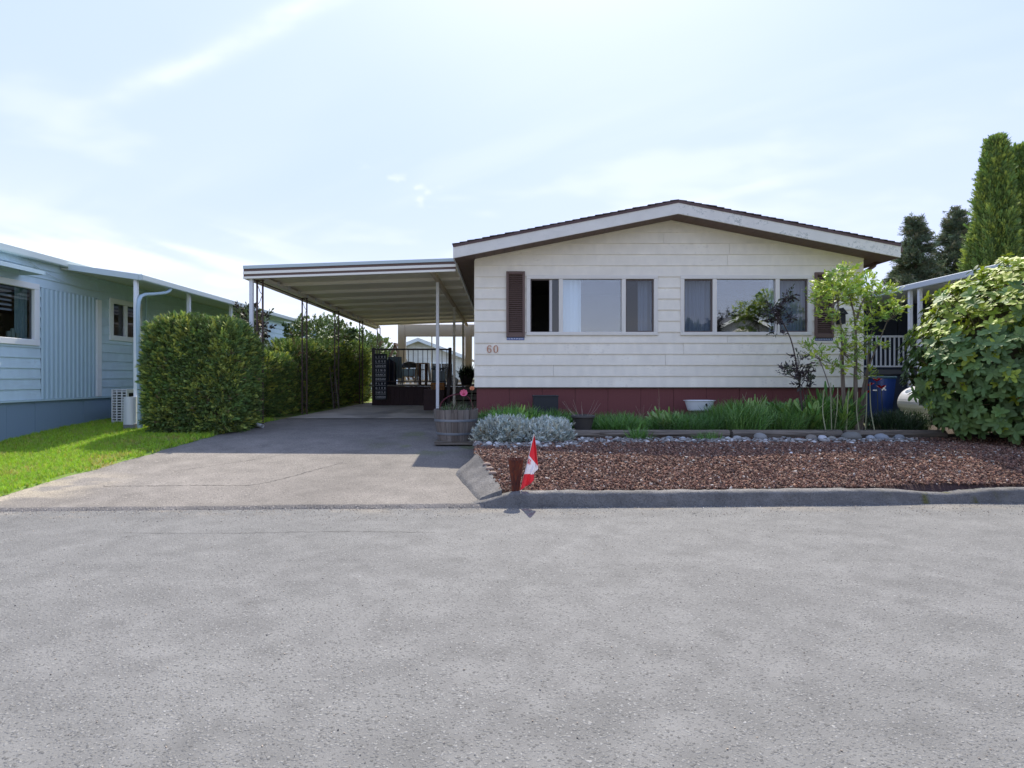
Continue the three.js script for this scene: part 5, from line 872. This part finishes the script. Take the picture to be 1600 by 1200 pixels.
  stemShrub('dark_leaf_shrub', 'leaning dark purple leaved shrub in front of the window', [X(1262, Z), 0.5, Z + 0.1], [
    { pts: [[0, -0.03, 0], [vx(1250), uy(590), 0.05], [vx(1238), uy(530), 0.05], [vx(1226), uy(505), 0.05], [vx(1216), uy(482), 0.05]], r: [0.018, 0.015, 0.012, 0.010, 0.006], leaves: [V(1212, 490, 0.05, 0.12, 34), V(1222, 500, 0.05, 0.11, 26), V(1206, 480, 0.1, 0.07, 12), V(1232, 470, 0, 0.06, 10), V(1238, 460, 0, 0.05, 7), V(1215, 520, 0.1, 0.08, 10)] },
    { pts: [[0.02, -0.03, 0.02], [vx(1254), uy(605), 0.1], [vx(1240), uy(590), 0.15]], r: [0.010, 0.007, 0.004], leaves: [V(1238, 580, 0.12, 0.11, 20), V(1222, 578, 0.15, 0.07, 10), V(1252, 575, 0.1, 0.10, 16), V(1248, 560, 0.1, 0.08, 10)] },
    { pts: [[0.03, -0.03, -0.02], [vx(1266), uy(600), 0.0], [vx(1268), uy(580), 0.0]], r: [0.010, 0.006, 0.003], leaves: [V(1264, 590, 0, 0.10, 16), V(1256, 600, 0.1, 0.09, 12)] },
  ], fern, M.leaf, std([0.08, 0.055, 0.05], 0.95), () => (rnd() < 0.3 ? vary([0.065, 0.085, 0.035], 0.3) : vary([0.052, 0.035, 0.035], 0.35, 0.1)), 602);
}

// ------------------------------------------------------------------ clumps in the bed
function clump(name, label, cat, x0, x1, Z0, Z1, y, n, geo, mat, colours, size, seed, group) {
  reseed(seed); const cx = (x0 + x1) / 2, cz = (Z0 + Z1) / 2, t = thing(name, label, cat, [cx, y, cz], 0, group), its = [];
  for (let i = 0; i < n; i++) { const a = rr(0, 6.283), r = Math.sqrt(rnd()), dx = Math.cos(a) * r * (x1 - x0) / 2, dz = Math.sin(a) * r * (Z1 - Z0) / 2, lean = 0.45 * r; its.push({ p: v3(dx, rr(-0.015, 0), dz), q: aim(v3(Math.cos(a) * lean + rr(-0.15, 0.15), 1, Math.sin(a) * lean + rr(-0.15, 0.15)), rr(0, 6.3)), s: size * rr(0.75, 1.2) * (1 - 0.25 * r * r), c: vary(colours[Math.floor(rnd() * colours.length)], 0.25, 0.1) }); }
  scatter('foliage', geo, mat, its, t); return t;
}
{
  const strap = bladeTuft(9, 0.30, 0.006, 0.75, 51, 4), tall = bladeTuft(8, 0.46, 0.0065, 0.6, 52, 4), gs = [[0.15, 0.33, 0.045], [0.2, 0.42, 0.06], [0.1, 0.24, 0.04]], gr = 'green strap leaved clumps in the bed';
  const soil = 0.54;
  clump('strap_leaf_clump', 'bright green grassy clump between the barrel and the black box', 'plant', -0.35, 0.75, 9.75, 10.6, soil, 260, strap, M.grassBlade, gs, 1.3, 701, gr);
  clump('strap_leaf_clump', 'low green grassy clump under the black box', 'plant', 0.6, 1.35, 9.9, 10.6, soil, 150, strap, M.grassBlade, gs, 1.1, 702, gr);
  clump('strap_leaf_clump', 'wide grassy clump just past the dark pot', 'plant', 1.5, 2.5, 9.7, 10.7, soil, 230, strap, M.grassBlade, gs, 0.95, 703, gr);
  clump('strap_leaf_clump', 'dense dark green clump in front of the enamel basin', 'plant', 2.45, 3.75, 9.65, 10.5, soil, 280, strap, M.grassBlade, [[0.10, 0.24, 0.04], [0.14, 0.31, 0.05]], 1.0, 704, gr);
  clump('strap_leaf_clump', 'small bright tuft growing over the log near the dark pot', 'plant', 1.94, 2.24, 9.08, 9.34, 0.42, 34, strap, M.grassBlade, gs, 0.85, 705, gr);
  clump('strap_leaf_clump', 'small green tuft among pebbles below the log middle', 'plant', 2.95, 3.35, 8.95, 9.2, 0.42, 26, strap, M.grassBlade, gs, 0.65, 706, gr);
  const tallG = 'tall green blades below the second window';
  for (const [a, b, s, l] of [[3.55, 4.35, 711, 'tall thin green stems beside the enamel basin'], [4.25, 5.05, 712, 'thick stand of tall green blades under the dark shrub'], [4.9, 5.75, 713, 'tall green blades at the foot of the elder shrub']]) clump('tall_blade_clump', l, 'plant', a, b, 9.6, 10.7, soil, 210, tall, M.grassBlade, [[0.17, 0.35, 0.06], [0.24, 0.42, 0.09], [0.13, 0.28, 0.05]], 1.08, s, tallG);
  clump('tall_blade_clump', 'dark blades around the red tulips', 'plant', 6.4, 7.1, 9.7, 10.7, soil, 150, tall, M.grassBlade, [[0.05, 0.11, 0.03], [0.04, 0.085, 0.025]], 0.8, 714, tallG);
  const mixedG = 'leafy perennials in the bed';
  for (const [a, b, z, s, sz, l, cs] of [[3.9, 4.5, 10.2, 731, 2.6, 'feathery light green perennial right of the enamel basin', [[0.24, 0.40, 0.09], [0.34, 0.48, 0.13]]], [4.7, 5.3, 10.0, 732, 3.0, 'tall feathery perennial between the two leaning shrubs', [[0.18, 0.36, 0.07], [0.30, 0.46, 0.10]]], [5.2, 5.7, 9.9, 733, 3.2, 'broad leafy perennial against the elder stems', [[0.14, 0.30, 0.06], [0.26, 0.42, 0.08]]], [2.5, 2.9, 10.1, 734, 1.7, 'low pale leafed perennial left of the basin', [[0.22, 0.38, 0.09], [0.3, 0.42, 0.14]]], [-0.1, 0.5, 9.75, 735, 1.8, 'leafy green plant rising behind the silver mound', [[0.2, 0.4, 0.06], [0.28, 0.48, 0.08]]]]) clump('leafy_perennial', l, 'plant', a, b, z - 0.3, z + 0.3, soil, 60, s % 2 ? spray(12, 0.17, 0.008, 0.7, s, 0.2) : spray(9, 0.16, 0.012, 0.8, s, 0.2), M.leaf, cs, sz, s, mixedG);
  const silver = spray(11, 0.10, 0.0055, 0.7, 61, 0.2), sc = [[0.42, 0.46, 0.39], [0.54, 0.58, 0.51], [0.24, 0.30, 0.26], [0.33, 0.28, 0.22]], sg = 'silver foliage mounds beside the barrel';
  const mound = (label, x, Z, w, h, d, n, seed) => { reseed(seed); const t = thing('silver_foliage_plant', label, 'plant', [x, bedY(Z), Z], 0, sg); part('inner_stems', lump(w * 0.8, h * 0.8, d * 0.8, 2.3, 0.1, -0.02), std([0.12, 0.10, 0.08], 1), t); scatter('foliage', silver, std([1, 1, 1], 0.85, { side: THREE.DoubleSide }), shellItems(n, { w, h: h * 1.5, d, base: -h * 0.5, power: 2.3, rough: 0.35, inset: 0.3, size: 0.8, colour: sc[0], tip: [...sc[1], 0.4], freq: 4, shift: seed, up: 0.9, bottom: -0.02 }), t); };
  mound('large silver leaved mound pressed against the wooden barrel', 0.02, 9.05, 0.74, 0.28, 0.7, 2400, 721);
  mound('middle silver mound with brown bare stems in its centre', 0.50, 9.0, 0.62, 0.24, 0.6, 1300, 722);
  mound('silver leaved mound beside the dark flower pot', 0.76, 9.1, 0.56, 0.25, 0.6, 1700, 723);
  // dry weeds against the skirt
  reseed(77);
  for (const [px, h, l] of [[1004, 0.42, 'dry tan weed stalks against the maroon skirt near the pot'], [1031, 0.62, 'single tall bare twig standing against the cream siding'], [853, 0.36, 'wispy dead stalks above the black box']]) {
    const t = thing('dry_weeds', l, 'plant', [X(px, 10.9), 0.5, 10.9]), g = []; const n = h > 0.6 ? 2 : 14;
    for (let i = 0; i < n; i++) { const a = rr(-0.2, 0.2) * (h > 0.6 ? 0.3 : 1), k = h > 0.6 ? (i ? 0.8 : 1.1) : rr(0.6, 1); g.push(tube([v3(a * 0.3, -0.02, rr(-0.03, 0.03)), v3(a * 0.7, h * k * 0.6, rr(-0.04, 0.04)), v3(a * 1.4, h * k * 1.05, rr(-0.05, 0.05))], [0.004, 0.003, 0.0015], 4)); }
    part('stalks', g, std([0.34, 0.24, 0.16], 0.9), t);
  }
}
// red tulips, one by one
[[1358, 603, 'lowest red tulip, in front of the blue bin'], [1370, 596, 'upper red tulip against the blue bin'], [1377, 607, 'red tulip beside the edge of the white car'], [1353, 615, 'red tulip low among the blades at the home corner']].forEach(([px, py, label], i) => {
  reseed(800 + i); const Z = 10.35, t = thing('red_tulip', label, 'flower', [X(px, Z), 0.5, Z], 0, 'red tulips'), h = YP(py, Z) - 0.5;
  part('stem', tube([v3(0.02, -0.02, 0), v3(0.01, h * 0.5, 0.01), v3(0, h, 0)], [0.006, 0.005], 5), M.stemGreen, t);
  const pet = new THREE.MeshPhysicalMaterial({ color: rgb(0.55, 0.012, 0.02), roughness: 0.6, transmission: 0.25, thickness: 0, side: THREE.DoubleSide });
  for (let k = 0; k < 6; k++) { const g = leafGeo(0.085, 0.028, 0.5, -0.35, 3).rotateX(0.42 + rr(0, 0.25)).rotateY(k * 1.047); part('petal', g.translate(0, h, 0), pet, t); }
  for (const s of [-1, 1]) part('leaf', leafGeo(0.26, 0.02, 0.4, 0.3, 4).rotateX(-0.4).rotateY(s * 1.4), std([0.08, 0.15, 0.06], 0.6, { side: THREE.DoubleSide }), t);
});

// ------------------------------------------------------------------ garden things at the driveway and in the bed
{
  // half barrel planter on planks
  const Z = 9.75, x = X(712.5, Z), y0 = driveY(Z) + 0.05;
  const base = thing('timber_base', 'mossy square of timber planks under the half barrel', 'plank', [x, driveY(Z) - 0.005, Z]);
  for (let i = 0; i < 4; i++) part('plank', metric(rbox(0.64, 0.05, 0.135, 0.006, 0, 0.028, -0.21 + i * 0.14), false, i, i), M.log, base);
  const b = thing('half_barrel', 'weathered oak half barrel planter with iron hoops beside the driveway', 'planter', [x, y0, Z]);
  const N = 22, H = 0.50, R = (t) => 0.285 + 0.075 * Math.sin(t * 1.35) ;
  reseed(11);
  const oakMats = [0, 1, 2].map((i) => { const m = M.oak.clone(); m.color = rgb(0.31 - i * 0.035, 0.265 - i * 0.035, 0.225 - i * 0.033); return m; });
  for (let i = 0; i < N; i++) {
    const a0 = i / N * 6.2832 + 0.008, a1 = (i + 1) / N * 6.2832 - 0.008, off = rr(-0.003, 0.003), hh = H + rr(-0.008, 0.006);
    const P = []; const row = 6; const grid = (r, flip) => { const at = P.length; return at; };
    const g = sheet(2, row, (u, v) => { const a = lerp(a0, a1, u), r = R(v) + off; return [Math.cos(a) * r, v * hh, Math.sin(a) * r]; }), g2 = sheet(2, row, (u, v) => { const a = lerp(a1, a0, u), r = R(v) + off - 0.028; return [Math.cos(a) * r, v * hh, Math.sin(a) * r]; }), cap = sheet(2, 1, (u, v) => { const a = lerp(a0, a1, u), r = R(1) + off - v * 0.028; return [Math.cos(a) * r, hh, Math.sin(a) * r]; });
    const e0 = sheet(1, row, (u, v) => { const r = R(v) + off - 0.028 + u * 0.028; return [Math.cos(a0) * r, v * hh, Math.sin(a0) * r]; }), e1 = sheet(1, row, (u, v) => { const r = R(v) + off - u * 0.028; return [Math.cos(a1) * r, v * hh, Math.sin(a1) * r]; });
    part('stave', metric(join([g, g2, cap, e0, e1]), true, i * 0.31, i * 0.17), oakMats[i % 3], b);
  }
  for (const [t, w] of [[0.20, 0.036], [0.62, 0.038]]) part('hoop', sheet(48, 3, (u, v) => { const a = u * 6.2832, k = t + (v < 0.34 ? 0 : v < 0.67 ? w : w) / H * (v > 0.3 ? 1 : 0), r = R(clamp(k)) + (v === 0 || v === 1 ? 0.001 : 0.006); return [Math.cos(a) * r, (v <= 0.34 ? t * H : t * H + w), Math.sin(a) * r]; }), M.hoop, b);
  part('bottom', cyl(0.25, 0.25, 0.03, 0, 0.02, 0, 24), M.oak, b); part('soil', cyl(0.32, 0.325, 0.02, 0, H - 0.07, 0, 24), M.soil, b);
  const gt = thing('barrel_greens', 'green blades growing in the half barrel', 'plant', [x, y0 + H - 0.055, Z]);
  { reseed(12); const its = []; for (let i = 0; i < 46; i++) { const a = rr(0, 6.3), r = Math.sqrt(rnd()) * 0.24; its.push({ p: v3(Math.cos(a) * r, -0.01, Math.sin(a) * r), q: aim(v3(Math.cos(a) * r * 2.5, 1, Math.sin(a) * r * 2.5), rr(0, 6)), s: rr(0.7, 1.5), c: rnd() < 0.25 ? vary([0.26, 0.2, 0.12], 0.2) : vary([0.10, 0.17, 0.045], 0.3) }); } scatter('foliage', bladeTuft(6, 0.16, 0.0045, 0.7, 19, 3), M.grassBlade, its, gt); }
  const arch = thing('red_arch_stem', 'dark red arching hoop over the half barrel', 'hoop', [x, y0 + H - 0.07, Z - 0.02]);
  part('stem', tube([v3(-0.26, 0, 0), v3(-0.24, 0.16, 0), v3(-0.12, 0.27, 0), v3(0.06, 0.31, 0), v3(0.2, 0.26, 0), v3(0.27, 0.12, 0), v3(0.28, 0, 0)], [0.010, 0.009], 7), std([0.09, 0.010, 0.018], 0.7), arch);
  const bloom = (name, label, px, py, c, c2, r) => { const t = thing(name, label, 'flower', [X(px, Z), y0 + H - 0.07, Z - 0.05]), h = YP(py, Z) - (y0 + H - 0.07); part('stem', tube([v3(0.01, 0, 0), v3(-0.01, h * 0.5, 0), v3(0, h, 0)], [0.004, 0.004], 5), M.stemGreen, t); const pm = std(c, 0.6, { side: THREE.DoubleSide }); for (let k = 0; k < 8; k++) part('petal', leafGeo(r, r * 0.32, 0.2, 0.2, 3).rotateX(1.05).rotateY(k * 0.785).rotateX(1.0).translate(0, h, 0), pm, t); part('centre', new THREE.SphereGeometry(r * 0.28, 8, 6).translate(0, h, 0.012), std(c2, 0.7), t); };
  bloom('pink_flower', 'pink pinwheel flower standing in the half barrel', 725, 616, [0.62, 0.12, 0.20], [0.4, 0.05, 0.08], 0.08);
  bloom('orange_flower', 'orange flower at the barrel edge by the home corner', 738, 608, [0.62, 0.22, 0.10], [0.35, 0.1, 0.03], 0.05);

  // logs that hold back the planting soil
  [[1.02, 2.02, 9.36, 'short weathered log under the dark pot'], [2.06, 3.55, 9.38, 'long grey log edging the bed below the first window'], [3.58, 5.3, 9.38, 'long dark log edging the bed below the tall blades'], [5.33, 6.9, 9.36, 'dark log running under the rhododendron edge']].forEach(([a, c, Zl, label], i) => {
    reseed(30 + i); const t = thing('border_log', label, 'log', [(a + c) / 2, bedY(9.2) - 0.01, Zl], rr(-0.012, 0.012), 'logs edging the bed'), len = c - a - 0.02;
    const g = new THREE.CylinderGeometry(0.072, 0.076, len, 20, 60).rotateZ(Math.PI / 2), p = g.attributes.position;
    for (let k = 0; k < p.count; k++) { const th = Math.atan2(p.getY(k), p.getZ(k)), s = 1 + 0.55 * (fbm(p.getX(k) * 3 + i * 9, th * 2.5 + 9, 4) - 0.5) + 0.10 * (fbm(p.getX(k) * 1.2 + i * 4, 3, 2) - 0.5); p.setXYZ(k, p.getX(k), Math.min(p.getY(k) * s * 0.95, 0.064), p.getZ(k) * s * 1.1); } g.computeVertexNormals();
    part('trunk', metric(g.translate(0, 0.066, 0), false, i * 1.7, i), M.log, t);
  });
  // river stones, the ones big enough to tell apart
  const stoneMat = (c) => std(c, 0.8, { bumpMap: concreteBump, bumpScale: 0.004 });
  [[1268, 686, 0.085, [0.21, 0.185, 0.155], 'round tan brown stone under the tall blades'], [1285, 687, 0.078, [0.52, 0.52, 0.54], 'smooth pale white stone next to the brown one'], [1331, 686, 0.135, [0.17, 0.165, 0.145], 'largest flat grey brown stone below the elder shrub'], [1360, 683, 0.075, [0.33, 0.35, 0.37], 'angular pale grey stone past the largest stone'], [1377, 688, 0.10, [0.25, 0.27, 0.29], 'flat blue grey stone near the rhododendron'], [1405, 691, 0.085, [0.20, 0.21, 0.22], 'grey stone half under the rhododendron'], [1188, 689, 0.115, [0.24, 0.235, 0.22], 'broad grey stone in the middle of the row'], [1152, 685, 0.065, [0.30, 0.30, 0.29], 'small round grey stone below the log'], [1137, 694, 0.05, [0.5, 0.5, 0.5], 'small white stone on the shaded mulch'], [1067, 692, 0.05, [0.36, 0.37, 0.38], 'small pale stone by the green tuft'], [836, 694, 0.075, [0.55, 0.56, 0.58], 'round whitish stone behind the small flag'], [764, 698, 0.06, [0.50, 0.50, 0.49], 'pale stone in front of the silver mound'], [1300, 684, 0.06, [0.27, 0.25, 0.21], 'small tan stone between white and largest stone'], [1045, 697, 0.06, [0.2, 0.22, 0.24], 'dark slate stone below the second log']].forEach(([px, py, r, c, label], i) => {
    const Zs = px < 900 ? 8.55 : 9.1, t = new THREE.IcosahedronGeometry(1, 3), p = t.attributes.position; for (let k = 0; k < p.count; k++) { const s = 1 + 0.35 * (fbm(p.getX(k) * 1.6 + i * 5, p.getY(k) * 1.6 + p.getZ(k) * 2.1, 3) - 0.5); p.setXYZ(k, p.getX(k) * s * r, p.getY(k) * s * r * 0.62, p.getZ(k) * s * r * 0.8); }
    const g = toCreasedNormals(metric(mergeVertices(t)), 1.2), m = tag(mesh(numbered('river_stone'), g, stoneMat(c), scene), label, 'stone', 'river stones below the log'); m.position.set(X(px, Zs), bedY(Zs) + r * 0.30, -Zs); m.rotation.y = i * 1.3;
  });
  [[752, 743], [757, 752], [761, 760]].forEach(([px, py], i) => { const g = new THREE.SphereGeometry(0.045, 12, 9).scale(1.15, 0.6, 0.8), Zs = 7.45 - i * 0.14, m = tag(mesh(numbered('shoulder_stone'), g, stoneMat([0.30, 0.22, 0.17]), scene), ['upper tan stone at the bed corner', 'middle tan stone at the bed corner', 'lowest tan stone at the bed corner'][i], 'stone', 'stones at the bed corner'); m.position.set(bedL(Zs) + 0.05, bedY(Zs) + 0.015, -Zs); });

  // dark ribbed flower pot on the log end
  const pz = 9.75, pot = thing('flower_pot', 'dark grey plastic flower pot with wide rim standing behind the log', 'pot', [X(911, pz), 0.49, pz]);
  part('body', new THREE.LatheGeometry([[0, 0], [0.115, 0], [0.12, 0.01], [0.172, 0.255], [0.19, 0.258], [0.195, 0.27], [0.195, 0.30], [0.182, 0.305], [0.172, 0.285], [0, 0.27]].map(([a, c]) => new THREE.Vector2(a, c)), 28), std([0.062, 0.055, 0.047], 0.6), pot);
  part('soil', cyl(0.165, 0.165, 0.01, 0, 0.272, 0, 20), M.soil, pot);
  { reseed(44); const g = []; for (let i = 0; i < 10; i++) { const a = rr(-0.26, 0.22); g.push(tube([v3(a * 0.4, 0.27, rr(-0.06, 0.06)), v3(a * 0.8, 0.36, rr(-0.06, 0.06)), v3(a * 1.3, rr(0.44, 0.58), rr(-0.08, 0.08))], [0.003, 0.0025, 0.0012], 4)); } part('dry_stalks', g, std([0.35, 0.25, 0.2], 0.9), pot); const its = []; for (let i = 0; i < 14; i++) its.push({ p: v3(rr(-0.08, 0.14), 0.27, rr(-0.1, 0.1)), q: spinY(rr(0, 6)), s: rr(0.3, 0.5), c: vary([0.12, 0.17, 0.07], 0.3) }); scatter('foliage', bladeTuft(5, 0.15, 0.004, 0.6, 3, 3), M.grassBlade, its, pot); }
  // black box against the skirt
  const bz = 10.75, bb = thing('black_planter', 'square black planter box against the maroon skirt', 'planter', [X(852, bz), 0.5, bz]);
  part('box', [box(0.44, 0.56, 0.02, 0, 0.28, 0.11), box(0.44, 0.56, 0.02, 0, 0.28, -0.11), box(0.02, 0.56, 0.20, -0.21, 0.28, 0), box(0.02, 0.56, 0.20, 0.21, 0.28, 0)], std([0.010, 0.013, 0.018], 0.5), bb);
  part('rim', [rbox(0.46, 0.025, 0.03, 0.006, 0, 0.572, 0.115), rbox(0.46, 0.025, 0.03, 0.006, 0, 0.572, -0.115), rbox(0.03, 0.025, 0.19, 0.006, -0.215, 0.572, 0), rbox(0.03, 0.025, 0.19, 0.006, 0.215, 0.572, 0)], std([0.012, 0.016, 0.02], 0.5), bb); part('soil', box(0.4, 0.02, 0.2, 0, 0.53, 0), M.soil, bb);
  // white enamel basin
  const ez = 10.7, en = thing('enamel_basin', 'chipped white enamel basin tilted among the greens', 'basin', [X(1093, ez), 0.80, ez]);
  part('bowl', new THREE.LatheGeometry([[0, 0], [0.18, 0.004], [0.215, 0.03], [0.262, 0.185], [0.285, 0.19], [0.287, 0.198], [0.26, 0.198], [0.21, 0.045], [0, 0.02]].map(([a, c]) => new THREE.Vector2(a, c)), 36).scale(1, 1, 0.62), std([0.70, 0.71, 0.72], 0.25), en);
  { const chipG = []; for (const [a, h, r] of [[1.28, 0.13, 0.022], [1.22, 0.105, 0.014]]) chipG.push(new THREE.SphereGeometry(r, 8, 6).scale(1, 1.1, 0.25).translate(Math.cos(a) * 0.243, h, Math.sin(a) * 0.245 * 0.62)); part('chip', chipG, M.dark, en); }
  const stand = thing('basin_stand', 'upturned clay pot propping up the enamel basin', 'pot', [X(1093, ez), 0.49, ez]); part('body', new THREE.CylinderGeometry(0.13, 0.17, 0.315, 20).translate(0, 0.157, 0), std([0.1, 0.05, 0.035], 0.8), stand);

  // rusty cone vase and small flag at the kerb
  const fz = kerbZ(0.2) + 0.13, ky = 0.135, vase = thing('rusty_cone_vase', 'rusty cone shaped metal vase standing on the kerb', 'vase', [X(806, fz), ky, fz + 0.02]);
  part('cone', new THREE.LatheGeometry([[0, 0], [0.040, 0], [0.042, 0.012], [0.052, 0.10], [0.070, 0.24], [0.086, 0.355], [0.088, 0.37], [0.080, 0.37], [0.064, 0.24], [0.0, 0.08]].map(([a, c]) => new THREE.Vector2(a, c)), 22), std([0.60, 0.42, 0.36], 0.85, { map: rustMap, bumpMap: concreteBump, bumpScale: 0.003, side: THREE.DoubleSide }), vase);
  { reseed(71); const g = []; for (let i = 0; i < 14; i++) { const a = i / 14 * 6.283; g.push(new THREE.ConeGeometry(0.007, 0.03 + rr(0, 0.02), 4).translate(Math.cos(a) * 0.084, 0.385, Math.sin(a) * 0.084)); } part('jagged_rim', g, std([0.14, 0.06, 0.035], 0.9), vase); }
  const fx = X(812, fz), flag = thing('small_flag', 'small red and white Canadian flag drooping on a stick at the kerb', 'flag', [fx, ky, fz - 0.01]);
  const tip = v3(0.155, 0.645, 0.03);
  part('stick', rod(v3(0, -0.05, 0), tip, 0.005, 7), std([0.7, 0.68, 0.62], 0.5), flag);
  // cloth hanging from the stick: red, white and red panels gathered in folds
  const along = (t) => v3(0.005 + 0.150 * t, 0.03 + 0.60 * t, 0.03 * t + 0.006);
  const wide = (t) => curve([[0, 0.105], [0.08, 0.135], [0.22, 0.12], [0.36, 0.098], [0.55, 0.115], [0.72, 0.085], [0.88, 0.045], [1, 0.004]], t);
  const cloth = (s, t) => { const a = along(t), w = wide(t) * s; return [a.x + w, a.y + s * lerp(0.07, -0.13, smooth(0, 0.75, t)) * (1 - smooth(0.8, 1, t)), a.z + (0.03 * Math.sin(s * 8 + t * 6) + 0.012 * Math.sin(s * 19 + t * 3)) * s]; };
  const panel = (a, b, m) => part('cloth_panel', sheet(18, 18, (u, v) => cloth(u, lerp(a, b, v))), m, flag);
  const red = new THREE.MeshPhysicalMaterial({ color: rgb(0.72, 0.025, 0.04), roughness: 0.75, transmission: 0.3, thickness: 0, side: THREE.DoubleSide }), wht = new THREE.MeshPhysicalMaterial({ color: rgb(0.82, 0.80, 0.86), roughness: 0.75, transmission: 0.3, thickness: 0, side: THREE.DoubleSide });
  panel(0.0, 0.30, red); panel(0.30, 0.64, wht); panel(0.64, 1.0, red);
  const leafBit = sheet(6, 6, (u, v) => { const q = cloth(lerp(0.02, 0.28, u), lerp(0.50, 0.60, v)); return [q[0], q[1], q[2] + 0.003]; }); part('maple_leaf_edge', (() => { const g = plain(leafBit), p = g.attributes.position, keep = []; for (let i = 0; i < p.count; i += 3) if (hash(i, 3) > 0.45) for (let k = 0; k < 3; k++) keep.push(p.getX(i + k), p.getY(i + k), p.getZ(i + k)); const o = new THREE.BufferGeometry(); o.setAttribute('position', new THREE.Float32BufferAttribute(keep, 3)); o.computeVertexNormals(); return o; })(), red, flag);

  // slim pale trellis leaning into the hedge
  const tr = thing('garden_trellis', 'slim pale wooden trellis leaning on the middle hedge', 'trellis', [-4.72, 0.48, 17.0]);
  const tm = std([0.34, 0.31, 0.25], 0.85, { map: grainMap });
  for (const [a, c] of [[0, -0.10], [0.16, 0.03]]) part('rail', metric(bar(v3(a, 0, a * 0.4), v3(c - 0.1, 1.25, -0.25), 0.03, 0.025)), tm, tr);
  for (const t of [0.18, 0.4, 0.62, 0.84]) part('rung', metric(bar(v3(lerp(0, -0.2, t), 1.25 * t, -0.25 * t), v3(lerp(0.16, -0.07, t), 1.25 * t, lerp(0.064, -0.25, t)), 0.028, 0.02)), tm, tr);
}
scene.traverse((o) => { if (o.isMesh) { o.castShadow = true; o.receiveShadow = true; } });
renderer.render(scene, camera);
